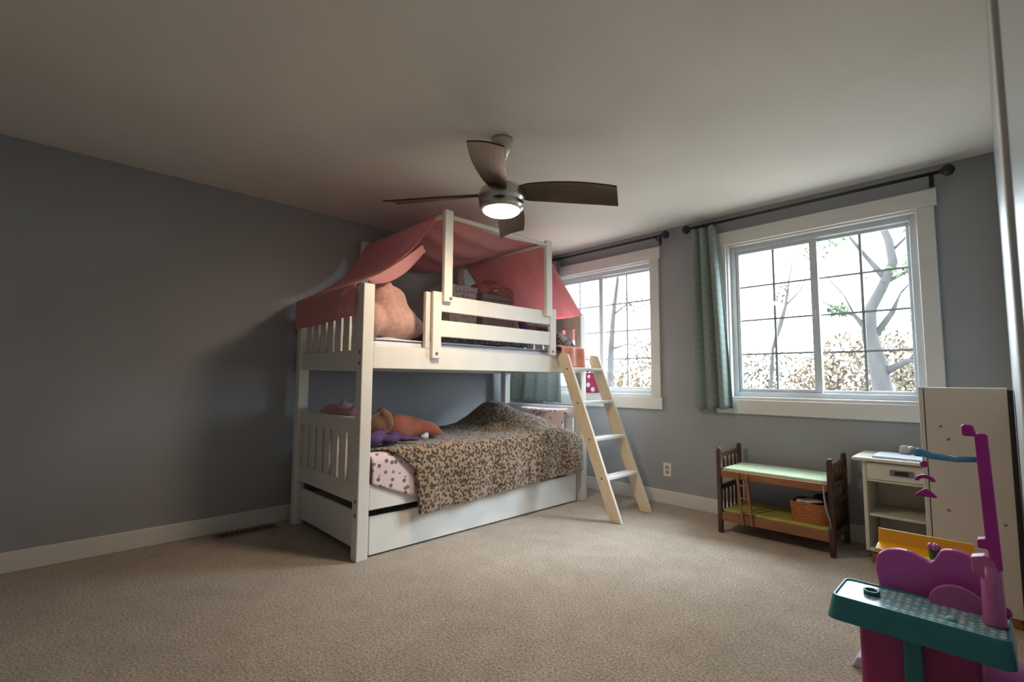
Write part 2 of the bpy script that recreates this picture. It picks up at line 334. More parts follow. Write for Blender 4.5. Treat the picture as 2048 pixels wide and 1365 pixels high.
baseboard('baseboard_right', W-0.012, W, -3.15, -0.90, 'white baseboard along the edge-on right wall')
d = thing('door_1', 'white door with casing and brass hinges on the right wall', 'door', (W, -3.7, 0), kind='structure')
part_box('casing', 'trim', d, -0.012, 0.0, 0.41, 0.50, 0, 2.12); part_box('casing', 'trim', d, -0.012, 0.0, -0.50, -0.41, 0, 2.12)
part_box('head_casing', 'trim', d, -0.012, 0.0, -0.50, 0.50, 2.03, 2.12)
dl = part_box('door_leaf', 'wallr', d, -0.006, 0.0, -0.405, 0.405, 0.01, 2.03)
for z in (0.25, 1.78): MB().tube([(-0.010, 0.405, z-0.045), (-0.010, 0.405, z+0.045)], 0.005, 8).build('hinge', 'brass', d)

# ------------------------------------------------------------------ windows
def make_window(n, a, b, label):
    w = thing('window_%d' % n, label, 'window', (a, 0.0, WZ0), kind='structure'); L = b-a; HH = WZ1-WZ0
    part_box('head_casing', 'trim', w, -0.105, L+0.105, -0.028, 0.0, HH, HH+0.110)
    part_box('side_casing', 'trim', w, -0.090, 0.0, -0.022, 0.0, -0.010, HH)
    part_box('side_casing', 'trim', w, L, L+0.090, -0.022, 0.0, -0.010, HH)
    part_box('apron', 'trim', w, -0.105, L+0.105, -0.028, 0.0, -0.120, -0.010)
    st = MB().box(0, L, -0.010, 0.150, -0.010, 0.012).build('stool', 'trim', w, bevel=0.003)
    MB().box(0, 0.012, 0, 0.05, 0.012, HH).build('jamb', 'trim', w); MB().box(L-0.012, L, 0, 0.05, 0.012, HH).build('jamb', 'trim', w)
    MB().box(0.012, L-0.012, 0, 0.05, HH-0.012, HH).build('head_jamb', 'trim', w)
    fr = MB(); fw = 0.045
    fr.box(0.0, fw, 0.05, 0.13, 0.012, HH).box(L-fw, L, 0.05, 0.13, 0.012, HH).box(fw, L-fw, 0.05, 0.13, 0.012, 0.050).box(fw, L-fw, 0.05, 0.13, HH-0.05, HH)
    fr.build('frame', 'vinyl', w, bevel=0.004)
    c = L/2
    for k, (s0, s1, y) in enumerate(((fw, c+0.025, 0.066), (c-0.025, L-fw, 0.092))):
        z0, z1 = 0.050, HH-0.05; t = 0.028 if k == 0 else 0.022
        sh = MB().box(s0, s0+(t if k == 0 else 0.05), y, y+0.022, z0, z1).box(s1-(0.05 if k == 0 else t), s1, y, y+0.022, z0, z1)
        gx0, gx1 = s0+(t if k == 0 else 0.05), s1-(0.05 if k == 0 else t)
        sh.box(gx0, gx1, y, y+0.022, z0, z0+t).box(gx0, gx1, y, y+0.022, z1-t, z1)
        so = sh.build('sash', 'vinyl', w, bevel=0.003)
        MB().box(gx0, gx1, y+0.009, y+0.012, z0+t, z1-t).build('pane', 'glass', so)
        gm = (gx0+gx1)/2
        MB().box(gm-0.009, gm+0.009, y+0.013, y+0.018, z0+t, z1-t).build('muntin', 'grille', so)
        for q in (1, 2, 3):
            zz = z0+t+(z1-z0-2*t)*q/4
            MB().box(gx0, gx1, y+0.0135, y+0.0175, zz-0.008, zz+0.008).build('muntin', 'grille', so)
        if k == 0: MB().box(s1-0.042, s1-0.022, y-0.012, y, HH*0.48, HH*0.48+0.06).build('latch', 'vinyl', so, bevel=0.004)
    return w
make_window(1, *WIN[0], 'white cased sliding window beside the bunk bed ladder')
make_window(2, *WIN[1], 'larger-looking white cased sliding window with tree outside, by the nightstand')

# ------------------------------------------------------------------ curtain rods and curtains
def make_rod(x0, x1, label, brackets):
    r = thing('curtain_rod', label, 'curtain rod', (x0, 0.0, 2.365), group='black curtain rods over the windows')
    MB().tube([(0, -0.085, 0), (x1-x0, -0.085, 0)], 0.011, 12).build('rod', 'rod', r, smooth=True)
    for x, s in ((0, -1), (x1-x0, 1)):
        MB().lathe([(0.012, 0), (0.016, 0.006), (0.012, 0.012), (0.022, 0.018), (0.034, 0.032), (0.037, 0.046), (0.030, 0.064), (0.014, 0.074), (0.002, 0.078)] if s > 0 else
                   [(0.002, -0.078), (0.014, -0.074), (0.030, -0.064), (0.037, -0.046), (0.034, -0.032), (0.022, -0.018), (0.012, -0.012), (0.016, -0.006), (0.012, 0)],
                   (x, -0.085, 0), 20, 'x').build('finial', 'rod', r, smooth=True)
    for x in brackets:
        MB().tube([(x-x0, 0.0, -0.02), (x-x0, -0.05, -0.025), (x-x0, -0.085, -0.012)], 0.007, 8).box(x-x0-0.012, x-x0+0.012, -0.004, 0.0, -0.06, 0.03).build('bracket', 'rod', r)
    return r
make_rod(2.075, 3.660, 'black curtain rod with ball finials over the window by the nightstand', (2.16, 3.62))
make_rod(0.240, 1.795, 'black curtain rod with ball finials over the window behind the bunk bed', (0.33, 1.745))
def make_curtain(label, top, bot, folds, zt, zb, amp, ypath, seed):
    c = thing('curtain', label, 'curtain', (top[0], -0.085, zb), group='sage curtains')
    rnd = random.Random(seed); ph = rnd.random()*6
    def fn(u, v):
        x = (top[0]+(top[1]-top[0])*u)*(1-v)+(bot[0]+(bot[1]-bot[0])*u)*v - top[0]
        a = amp*(0.75+0.35*v)
        y = a*math.sin(u*folds*2*math.pi+ph+0.5*math.sin(v*3+u*4))+0.35*a*math.sin(u*folds*5.1+ph*2+v*2) + ypath(u, v)
        return (x+0.25*a*math.cos(u*folds*2*math.pi+ph), y, (zt-zb)*(1-v)+0.006*math.sin(u*23))
    MB().grid(fn, 90, 40).build('panel', 'curtain', c, smooth=True, solid=0.004)
    for k in range(7):
        u = (k+0.5)/7; x = (top[1]-top[0])*u
        MB().lathe([(0.012, -0.004), (0.016, -0.004), (0.016, 0.004), (0.012, 0.004), (0.012, -0.004)], (x, 0.0, 2.365-zb), 14, 'x').build('ring', 'rod', c, smooth=True)
    return c
make_curtain('sage green curtain hanging left of the window by the nightstand', (2.075, 2.285), (2.055, 2.385), 3.2, 2.350, 0.850, 0.026, lambda u, v: -0.004, 3)
make_curtain('sage green curtain bunched in the corner behind the bunk bed', (0.33, 0.64), (0.10, 0.66), 4.2, 2.350, 0.845, 0.030, lambda u, v: -0.22*(1-u)*min(1, v*1.3), 5)

# ------------------------------------------------------------------ wall outlet, floor vent
o = thing('wall_outlet', 'white double electrical outlet low on the wall between ladder and doll bed', 'outlet', (1.768, 0.0, 0.294))
part_box('plate', 'outlet', o, -0.036, 0.036, -0.006, 0.0, -0.057, 0.057, 0.002)
for z in (-0.021, 0.021):
    rc = part_box('receptacle', 'greyplastic', o, -0.017, 0.017, -0.008, -0.005, z-0.015, z+0.015, 0.003)
    for x in (-0.007, 0.007): MB().box(x-0.0015, x+0.0015, -0.0086, -0.007, z-0.006, z+0.006).build('slot', 'black', rc)
o = thing('floor_vent', 'long tan metal floor vent beside the left baseboard', 'vent', (0.115, -2.88, 0.0))
fr = MB().box(-0.055, 0.055, -0.20, -0.185, 0, 0.008).box(-0.055, 0.055, 0.185, 0.20, 0, 0.008).box(-0.055, -0.042, -0.185, 0.185, 0, 0.008).box(0.042, 0.055, -0.185, 0.185, 0, 0.008)
fr.build('vent_frame', 'vent', o); MB().box(-0.042, 0.042, -0.185, 0.185, 0, 0.002).build('duct', 'black', o)
sl = None
for k in range(12):
    y = -0.17+k*0.031
    if sl is None: sl = MB().box(-0.042, 0.042, -0.004, 0.004, 0.002, 0.006).build('slat', 'vent', o); sl.location = (0, y, 0)
    else: link_copy(sl, 'slat', o, (0, y, 0))

# ------------------------------------------------------------------ ceiling fan
FX, FY = 1.945, -2.170
fan = thing('ceiling_fan', 'ceiling fan with four curved brown blades and a lit lamp', 'ceiling fan', (FX, FY, 2.020))
MB().lathe([(0.062, 0.420), (0.062, 0.404), (0.056, 0.370), (0.042, 0.330), (0.022, 0.302), (0.013, 0.300)], (0, 0, 0), 36).build('canopy', 'nickel', fan, smooth=True)
MB().tube([(0, 0, 0.13), (0, 0, 0.31)], 0.0125, 16).build('downrod', 'nickel', fan, smooth=True)
hub = MB().lathe([(0.012, 0.175), (0.035, 0.172), (0.060, 0.160), (0.100, 0.140), (0.126, 0.112), (0.134, 0.085), (0.131, 0.062), (0.122, 0.050), (0.122, 0.044), (0.128, 0.040), (0.124, 0.020), (0.114, 0.004), (0.106, 0.000), (0.102, 0.006)], (0, 0, 0), 48).build('motor_housing', 'nickel', fan, smooth=True)
MB().lathe([(0.103, 0.006), (0.101, -0.004), (0.085, -0.014), (0.055, -0.021), (0.02, -0.024), (0.001, -0.0245)], (0, 0, 0), 40).build('lamp_lens', 'lens', fan, smooth=True)
def blade_mesh():
    mb = MB(); NU, NV = 26, 6
    def pt(u, v, s):
        r = 0.085+0.560*u
        sweep = 0.048*u*u-0.012                                # the tip trails to one side
        half = 0.060+0.030*math.sin(min(1, u*1.15)*math.pi*0.62)
        if u < 0.12: half *= 0.75+0.25*u/0.12
        y = sweep+(v-0.5)*2*half
        x = r + (0.02*(v-0.5) if u > 0.96 else 0)
        tw = math.radians(20-5*u); yy = y*math.cos(tw); zz = -y*math.sin(tw)
        z = 0.095+zz+0.010*(1-(2*v-1)**2)+s*0.004-0.018*u*u
        return (x, yy, z)
    top = [pt(i/NU, j/NV, 1) for i in range(NU+1) for j in range(NV+1)]; bot = [pt(i/NU, j/NV, -1) for i in range(NU+1) for j in range(NV+1)]
    k = len(top); w1 = NV+1; fs = []
    for i in range(NU):
        for j in range(NV):
            q = (i*w1+j, (i+1)*w1+j, (i+1)*w1+j+1, i*w1+j+1); fs.append(q); fs.append(tuple(k+t for t in reversed(q)))
        fs.append((i*w1, k+i*w1, k+(i+1)*w1, (i+1)*w1)); fs.append((i*w1+NV, (i+1)*w1+NV, k+(i+1)*w1+NV, k+i*w1+NV))
    for j in range(NV):
        fs.append((j, j+1, k+j+1, k+j)); fs.append((NU*w1+j, k+NU*w1+j, k+NU*w1+j+1, NU*w1+j+1))
    return mb.add(top+bot, fs)
bl = blade_mesh().build('blade', 'blade', fan, smooth=False); bl.rotation_euler = (0, 0, math.radians(37.5))
for k in range(1, 4):
    b2 = bpy.data.objects.new('blade', bl.data); col.objects.link(b2); b2.parent = fan; b2.rotation_euler = (0, 0, math.radians(37.5+90*k))

# ------------------------------------------------------------------ bunk bed (local frame: x' 0 = open side, y' 0 = near end)
BX, BY, BA = 1.182, -2.599, -0.00847
BW, BL, PT = 1.076, 2.190, 0.074
B = thing('bunk_bed', 'white wooden bunk bed with canopy frame against the grey wall', 'bunk bed', (BX, BY, 0), BA)
def in_bed(o): o.location = (BX, BY, 0); o.rotation_euler = (0, 0, BA); return o
HP = 1.660
for x0, y0 in ((-PT, 0), (-BW, 0), (-PT, BL-PT), (-BW, BL-PT)): part_box('post', 'bed', B, x0, x0+PT, y0, y0+PT, 0, HP, 0.006)
slat_up = slat_lo = None; NS = 7
xi0, xi1 = -BW+PT, -PT; pitch = (xi1-xi0)/(NS+0.45); sw = 0.086
for e, y0 in enumerate((0.022, BL-0.052)):
    y1 = y0+0.030
    part_box('end_rail', 'bed', B, xi0, xi1, y0, y1, 1.137, 1.254); part_box('end_rail', 'bed', B, xi0, xi1, y0, y1, 1.545, 1.655)
    part_box('end_rail', 'bed', B, xi0, xi1, y0, y1, 0.735, 0.832); part_box('end_rail', 'bed', B, xi0, xi1, y0, y1, 0.322, 0.437)
    for k in range(NS):
        x = xi0+pitch*(k+0.72)
        for z0, z1, up in ((1.254, 1.545, True), (0.437, 0.735, False)):
            src = slat_up if up else slat_lo
            if src is None:
                src = MB().box(-sw/2, sw/2, 0, 0.016, 0, z1-z0).build('slat', 'bed', B, bevel=0.003); src.location = (x, y0+0.007, z0)
                if up: slat_up = src
                else: slat_lo = src
            else: link_copy(src, 'slat', B, (x, y0+0.007, z0))
for x0, x1 in ((-0.030, -0.002), (-BW+0.002, -BW+0.030)):
    part_box('side_rail', 'bed', B, x0, x1, PT, BL-PT, 1.137, 1.279); part_box('side_rail', 'bed', B, x0, x1, PT, BL-PT, 0.285, 0.440)
part_box('guard_rail', 'bed', B, -BW+0.002, -BW+0.026, PT, BL-PT, 1.42, 1.54)
for k in range(11):
    y = 0.14+k*0.19
    MB().box(-BW+0.03, -0.03, y, y+0.07, 1.165, 1.183).build('bed_slat', 'bed', B); MB().box(-BW+0.03, -0.03, y, y+0.07, 0.315, 0.333).build('bed_slat', 'bed', B)
# guard rail assembly on the open side
part_box('guard_support', 'bed', B, -0.034, -0.001+0.0, 0.448, 0.486, 1.279, 1.664); part_box('guard_support', 'bed', B, 0.002, 0.030, 0.486, 0.556, 1.212, 1.668)
part_box('guard_support', 'bed', B, 0.002, 0.030, 1.668, 1.742, 1.279, 1.672)
part_box('guard_rail', 'bed', B, 0.000, 0.026, 0.556, 1.668, 1.535, 1.650); part_box('guard_rail', 'bed', B, 0.000, 0.026, 0.556, 1.668, 1.362, 1.475)
for y in (0.553, 1.588):
    part_box('canopy_post', 'bed', B, 0.027, 0.062, y, y+0.068, 1.600, 2.245, 0.005)
    part_box('canopy_post', 'bed', B, -BW-0.028, -BW+0.002, y-0.05, y+0.018, 1.30, 2.245, 0.005)
    MB().tube([(-BW-0.028, y+0.012, 2.215), (0.027, y+0.022, 2.215)], 0.014, 12).build('canopy_bar', 'bed', B, smooth=True)
for x in (0.045, -BW-0.015): MB().tube([(x, 0.57, 2.205), (x, 1.64, 2.205)], 0.017, 12).build('canopy_bar', 'bed', B, smooth=True)
def bolt(x, y, z, ax):
    MB().lathe([(0.011, -0.002), (0.011, 0.003), (0.006, 0.004), (0.001, 0.004)] if ax == 'x' else [(0.001, -0.004), (0.006, -0.004), (0.011, -0.003), (0.011, 0.002)], (x, y, z), 12, ax).build('bolt', 'bolt', B)
for z in (1.165, 1.235, 0.345, 0.265): bolt(-0.030, 0.0, z, 'y')
bolt(0.064, 0.605, 1.625, 'x'); bolt(0.031, 1.70, 1.31, 'x'); bolt(0.031, 0.52, 1.245, 'x')

# trundle drawer on the floor under the lower bunk
T = thing('trundle_drawer', 'white trundle drawer on the carpet under the lower bunk', 'drawer', (BX, BY, 0), BA)
part_box('front_panel', 'bed', T, -0.052, -0.030, 0.096, 2.075, 0.012, 0.238); part_box('end_panel', 'bed', T, -BW+0.09, -0.052, 0.042, 0.060, 0.045, 0.266)
part_box('end_panel', 'bed', T, -BW+0.09, -0.052, 2.06, 2.075, 0.03, 0.22); part_box('back_panel', 'bed', T, -BW+0.075, -BW+0.09, 0.06, 2.06, 0.03, 0.22)
part_box('bottom_panel', 'bed', T, -BW+0.09, -0.052, 0.060, 2.06, 0.035, 0.048)
for x, y in ((-0.12, 0.2), (-0.12, 1.9), (-0.9, 0.2), (-0.9, 1.9)): MB().lathe([(0.018, -0.01), (0.018, 0.01)], (x, y, 0.018), 14, 'x').build('caster', 'black', T)

# mattresses
def mattress(label, z0, z1, m, seed):
    mb = MB(); mb.box(-BW+0.045, -0.045, PT+0.012, BL-PT-0.012, z0, z1)
    o = mb.build('mattress', m, bevel=0.03); in_bed(o); settle(o); return tag(o, label, 'mattress')
mattress('pale blue sheeted mattress on the upper bunk', 1.186, 1.318, 'sheet', 1)
mattress('white mattress under the blankets of the lower bunk', 0.336, 0.585, 'mattress', 2)

def fbm(x, y, s=0.0): return noise.noise(Vector((x, y, s)))+0.5*noise.noise(Vector((x*2.1, y*2.1, s+5)))
# rumpled white-blue sheet on the upper bunk, seen over the rail
def sh(u, v):
    x = -BW+0.06+(BW-0.11)*u; y = 0.10+(BL-0.2)*v
    e = min(1, min(u, 1-u)*14, min(v, 1-v)*20)
    return (x, y, 1.322+e*(0.014+0.012*fbm(x*5, y*5, 2)))
o = MB().grid(sh, 40, 70).build('bed_sheet', 'sheet', smooth=True, solid=0.006); in_bed(o); settle(o); tag(o, 'rumpled pale blue sheet on the upper bunk', 'sheet')

# leopard blanket: drapes over the lower mattress, hangs over the open side
def lumpz(x, y):
    z = 0.612
    z += 0.225*math.exp(-(((x+0.66)/0.24)**2+((y-1.60)/0.25)**2))
    z += 0.120*math.exp(-(((x+0.34)/0.26)**2+((y-1.76)/0.24)**2))-0.05*max(0, (y-1.9)/0.2)
    z += 0.020*math.exp(-(((x+0.25)/0.3)**2+((y-0.35)/0.2)**2))
    z += 0.018*fbm(x*4, y*4, 1)+0.008*fbm(x*11, y*11, 3)
    return z
def blanket(u, v, x_in, y_l, y_r, hem, off, wav, x_h=0.012, amp=0.012):
    # u 0 wall side .. 1 hem of the hang ; v along the bed
    y = y_l(u)+(y_r(u)-y_l(u))*v; top_len = x_h-x_in; R = 0.06
    hb = hem(v); zt = lumpz(-0.06, y)+off; drop = zt-hb
    total = top_len+drop; s = u*total
    if s < top_len-R: x = x_in+s; z = lumpz(x, y)+off
    elif s < top_len+R*0.57:
        q = (s-(top_len-R))/(R*1.57)*math.pi/2; x = x_h-R+R*math.sin(q); z = zt-R+R*math.cos(q)
    else:
        k = s-(top_len+R*0.57); x = x_h; z = zt-R-k
        z = max(z, hb)
        x += amp*min(1, k*8)*(1.3+math.sin(y*17+wav)+0.3*math.sin(y*41))
    return (x, y, z)
o = MB().grid(lambda u, v: blanket(u, v, -0.93, lambda u: (0.095+0.275*min(1, (u-0.62)/0.16)**0.8+0.03*max(0, u-0.78)/0.22) if u > 0.62 else 0.095+0.20*(1-u/0.62), lambda u: 1.93+0.165*max(0, min(1, (u-0.45)/0.22)), lambda v: 0.212+0.075*v, 0.016, 0, 0.026, 0.011), 60, 110).build('leopard_blanket', 'leopard', smooth=True, solid=0.012)
in_bed(o); settle(o); tag(o, 'brown leopard print plush blanket draped over the lower bunk', 'blanket')
# spotted sheet hanging at the near corner
def sp(u, v): 
    return blanket(u, v, -0.60, lambda u: 0.085, lambda u: 0.48, lambda v: 0.44-0.16*v, 0.000, 2, 0.006, 0.003)
o = MB().grid(sp, 40, 30).build('spotted_sheet', 'dotted', smooth=True, solid=0.006); in_bed(o); settle(o)
tag(o, 'pale pink sheet with brown spots at the near corner of the lower bunk', 'sheet')
# pale floral pillow peeking at the far end of lower bunk
def cushion(name, m, c, size, rot, label, cat, plump=1.0):
    mb = MB(); R = Matrix.Rotation(rot[2], 3, 'Z') @ Matrix.Rotation(rot[1], 3, 'Y') @ Matrix.Rotation(rot[0], 3, 'X')
    def fn(sgn):
        def f(u, v):
            a, b = 2*u-1, 2*v-1
            h = (max(0, (1-a**4))*max(0, (1-b**4)))**0.6
            k = 1-0.07*(1-abs(a))*0-0.06*(a*a*b*b)
            return Vector(c)+R @ Vector((a*size[0]/2*(1-0.05*(1-b*b)), b*size[1]/2*(1-0.05*(1-a*a)), sgn*size[2]/2*h*plump+0.006*fbm(a*2, b*2, c[1])*h))
        return f
    mb.grid(fn(1), 18, 18).grid(fn(-1), 18, 18)
    o = mb.build(name, m, smooth=True); in_bed(o); settle(o); return tag(o, label, cat)
cushion('pillow', 'dotted', (-0.44, 2.040, 0.700), (0.62, 0.24, 0.09), (math.radians(66), 0, 0), 'pale spotted pillow leaning on the far end of the lower bunk', 'pillow')

# soft toys and clothes on the lower bunk (near end)
def blob(name, m, balls, label, cat, vox=0.009, group=None, tubes=()):
    mb = MB()
    for c, r, *rot in balls: mb.ball(c, r, 16, 10, rot[0] if rot else None)
    for pts, rad in tubes: mb.tube(pts, rad, 10)
    o = mb.build(name, m, smooth=True, remesh=vox); in_bed(o); settle(o); return tag(o, label, cat, group)
blob('plush_toy', 'plush2', [((-0.78, 0.20, 0.765), (0.19, 0.13, 0.13)), ((-0.58, 0.17, 0.785), (0.13, 0.12, 0.12)), ((-0.90, 0.18, 0.74), (0.10, 0.10, 0.08)), ((-0.44, 0.15, 0.78), (0.13, 0.10, 0.10))],
     'dusty pink plush toy with pointed ear at the near end of the lower bunk', 'plush toy', tubes=[([(-0.60, 0.16, 0.85), (-0.565, 0.15, 0.905), (-0.545, 0.145, 0.945)], [0.035, 0.02, 0.006]), ([(-0.40, 0.15, 0.84), (-0.37, 0.14, 0.885), (-0.36, 0.14, 0.90)], [0.035, 0.02, 0.008])])
blob('stuffed_bear', 'brownfur', [((-0.25, 0.150, 0.735), (0.075, 0.06, 0.07)), ((-0.23, 0.235, 0.755), (0.095, 0.09, 0.09)), ((-0.21, 0.275, 0.79), (0.085, 0.055, 0.075)), ((-0.17, 0.25, 0.85), (0.03, 0.03, 0.03)), ((-0.27, 0.28, 0.85), (0.03, 0.03, 0.03))],
     'brown stuffed animal behind the near post on the lower bunk', 'plush toy')
def garment(u, v):
    x = -0.62+0.36*u; y = 0.34+0.46*v
    e = (max(0, 1-(2*u-1)**6)*max(0, 1-(2*v-1)**8))**0.5
    h = 0.215-0.145*v+0.020*math.sin(u*15+v*3)+0.020*fbm(x*12, y*5, 8)
    return (x+0.02*math.sin(v*9), y, 0.662+e*h*0.9)
mb = MB().grid(garment, 30, 40).grid(lambda u, v: (-0.62+0.36*u+0.02*math.sin(v*9), 0.34+0.46*v, 0.662), 30, 40)
o = mb.build('folded_cardigan', 'terracotta', smooth=True); in_bed(o); settle(o); tag(o, 'heap of terracotta knitted clothing on the lower bunk', 'clothing')
blob('purple_cloth', 'purple', [((-0.09, 0.14, 0.690), (0.055, 0.05, 0.035)), ((-0.12, 0.20, 0.705), (0.05, 0.035, 0.045)), ((-0.08, 0.25, 0.685), (0.05, 0.06, 0.030)), ((-0.13, 0.30, 0.695), (0.04, 0.05, 0.036)), ((-0.10, 0.36, 0.682), (0.045, 0.05, 0.022)), ((-0.07, 0.42, 0.678), (0.03, 0.05, 0.016)), ((-0.10, 0.17, 0.725), (0.03, 0.05, 0.02))], 'crumpled dark purple cloth in front of the terracotta heap', 'cloth', 0.008)
blob('blue_toy', 'paleblue', [((-0.11, 0.53, 0.678), (0.026, 0.032, 0.020)), ((-0.11, 0.545, 0.696), (0.016, 0.016, 0.014))], 'tiny pale blue soft toy on the leopard blanket edge', 'plush toy', 0.006)

# upper bunk: big pink plush, boxes, soft things
blob('plush_cushion', 'plush', [((-0.28, 0.30, 1.54), (0.15, 0.12, 0.16)), ((-0.29, 0.33, 1.48), (0.17, 0.16, 0.13)), ((-0.27, 0.40, 1.47), (0.14, 0.14, 0.12)), ((-0.26, 0.47, 1.44), (0.12, 0.12, 0.085)), ((-0.28, 0.36, 1.52), (0.14, 0.12, 0.13)), ((-0.28, 0.32, 1.61), (0.14, 0.125, 0.115)), ((-0.28, 0.26, 1.64), (0.125, 0.09, 0.09)), ((-0.30, 0.20, 1.475), (0.16, 0.10, 0.12))],
     'fluffy pink plush with two ears sitting at the near end of the upper bunk', 'plush toy', 0.012,
     tubes=[([(-0.22, 0.27, 1.66), (-0.21, 0.265, 1.72), (-0.205, 0.26, 1.765)], [0.055, 0.038, 0.012]), ([(-0.38, 0.28, 1.66), (-0.40, 0.275, 1.71), (-0.41, 0.27, 1.745)], [0.045, 0.032, 0.010])])
def lid_box(name, m, x0, x1, y0, y1, z0, z1, label, rz=0):
    c = ((x0+x1)/2, (y0+y1)/2)
    p = bpy.data.objects.new(name, None); col.objects.link(p); wl = Matrix.Translation((BX, BY, 0)) @ Matrix.Rotation(BA, 4, 'Z') @ Vector((c[0], c[1], z0))
    p.location = wl; p.rotation_euler = (0, 0, BA+rz); tag(p, label, 'storage box')
    a, b = (x1-x0)/2, (y1-y0)/2
    part_box('body', m, p, -a, a, -b, b, 0, z1-z0-0.05); part_box('lid', m, p, -a-0.006, a+0.006, -b-0.006, b+0.006, z1-z0-0.05, z1-z0)
    return p
lid_box('storage_box', 'lilacbox', -0.92, -0.62, 1.10, 1.40, 1.345, 1.900, 'grey lilac patterned storage box on the upper bunk')
lid_box('storage_box', 'taupebox', -0.86, -0.56, 1.42, 1.80, 1.345, 1.850, 'dark brown storage box under soft toys on the upper bunk')
blob('floral_bundle', 'floral', [((-0.72, 1.50, 1.90), (0.10, 0.10, 0.07)), ((-0.70, 1.63, 1.93), (0.13, 0.12, 0.09)), ((-0.68, 1.78, 1.90), (0.11, 0.10, 0.07)), ((-0.62, 1.70, 1.88), (0.08, 0.12, 0.05))], 'red brown floral bundle on top of the dark box', 'cloth', 0.010)
def dark_throw(u, v):
    x = -0.53+0.45*u; y = 0.64+0.90*v; e = (max(0, 1-(2*u-1)**6)*max(0, 1-(2*v-1)**6))**0.5
    return (x, y, 1.346+e*(0.11+0.04*fbm(x*6, y*4, 4)))
o = MB().grid(dark_throw, 30, 50).grid(lambda u, v: (-0.53+0.45*u, 0.64+0.90*v, 1.346), 30, 50).build('dark_throw', 'darkprint', smooth=True); in_bed(o); settle(o); tag(o, 'dark patterned throw lying behind the guard rails', 'blanket')
blob('purple_toy', 'purple', [((-0.26, 1.64, 1.43), (0.09, 0.09, 0.07)), ((-0.28, 1.68, 1.50), (0.05, 0.05, 0.08)), ((-0.31, 1.66, 1.60), (0.03, 0.03, 0.09))], 'purple soft toy near the far guard support on the upper bunk', 'plush toy', 0.009)
cushion('cushion', 'darkprint', (-0.20, 1.94, 1.455), (0.40, 0.32, 0.15), (math.radians(-14), math.radians(20), 0.1), 'dark print cushion at the ladder opening of the upper bunk', 'cushion')
def coral(u, v):
    y = 1.80+0.29*v; s = u*0.46
    if s < 0.22: x = -0.17+s*0.9; z = 1.385+0.012*fbm(x*9, y*9, 6)-0.06*u
    else: x = 0.03+0.012*math.sin(y*40)+0.012; z = 1.355-(s-0.22)*0.70
    return (x, y+0.03*(u-0.5)*(v-0.3), z)
o = MB().grid(coral, 30, 24).build('coral_blanket', 'coral', smooth=True, solid=0.014); in_bed(o); settle(o); tag(o, 'coral fleece blanket spilling over the rail at the ladder opening', 'blanket')

# pink canopy cloth over the frame
prof = [(-0.030, 1.452), (-0.030, 1.56), (-0.026, 1.655), (0.02, 1.680), (0.12, 1.735), (0.25, 1.825), (0.36, 1.925), (0.42, 2.00), (0.49, 2.11), (0.545, 2.215), (0.575, 2.234), (0.68, 2.222), (0.85, 2.205), (1.07, 2.195), (1.30, 2.205), (1.50, 2.222), (1.600, 2.234), (1.63, 2.220), (1.80, 2.05), (2.0, 1.85), (2.15, 1.690), (2.20, 1.665), (2.212, 1.56), (2.214, 1.44)]
def plen():
    L = [0]
    for i in range(1, len(prof)): L.append(L[-1]+math.dist(prof[i], prof[i-1]))
    return L
PL = plen()
def pat(t):
    s = t*PL[-1]
    for i in range(1, len(prof)):
        if s <= PL[i]+1e-9:
            k = (s-PL[i-1])/(PL[i]-PL[i-1]); a, b = prof[i-1], prof[i]; return a[0]+(b[0]-a[0])*k, a[1]+(b[1]-a[1])*k
    return prof[-1]
def canopy(u, v):
    y, z = pat(v)
    e = max(0.0, min(1.0, (0.10-y)/0.10)) if y < 1 else 0.0
    xa = -BW-0.010+0.055*e; xb = -0.020-0.060*e; x = xa+(xb-xa)*u
    free = max(0, min(1, (z-1.70)/0.25))*(1 if 0.05 < y < 2.12 else 0)
    hold = max(math.exp(-((y-0.56)/0.05)**2), math.exp(-((y-1.60)/0.05)**2))
    sag = free*(1-hold)
    if y < 0.5: z -= sag*0.05*math.sin(u*math.pi)*0.6
    elif y < 1.6: z -= sag*0.13*math.sin(min(1, (1-u)*0.8+0.02)*math.pi*0.6)*math.sin(max(0, min(1, (y-0.56)/1.04))*math.pi)
    z += sag*(0.010*math.sin(x*26+y*3)+0.008*fbm(x*5, y*4, 9))
    if 0.05 < y < 0.5: x -= 0.10*max(0, u-0.85)/0.15*(1-abs(y-0.28)/0.23) if abs(y-0.28) < 0.23 else 0
    if y > 1.62 and y < 2.15: z += 0.012*math.sin(x*30)*(1-hold)
    if z < 1.66: y += 0.006*math.sin(x*22)*(-1 if y < 1 else 1); z += 0.010*math.sin(x*3+1) if z < 1.5 else 0
    return (x, y, z)
can = MB().grid(canopy, 60, 150).build('bed_canopy', 'pinkcloth', smooth=True, solid=0.003); in_bed(can); settle(can)
tag(can, 'pink fabric canopy draped over the top of the bunk bed frame', 'canopy')
# turned-under flap along the near outer edge
def flap(u, v):
    y = 0.045+0.40*v; zt = 1.700+0.30*v**1.15
    w = 0.062*math.sin(min(1, v*1.05)*math.pi*0.9)+0.012
    return (-0.055-0.035*u, y+0.05*u, zt-0.008-w*u)
fl = MB().grid(flap, 10, 30).build('flap', 'pinkcloth', None, smooth=True, solid=0.003); in_bed(fl)
fl.data.transform(Matrix.Translation(-((Matrix.Translation((BX, BY, 0)) @ Matrix.Rotation(BA, 4, 'Z')).inverted() @ Vector(can.location)))); fl.location = (0, 0, 0); fl.rotation_euler = (0, 0, 0); fl.parent = can

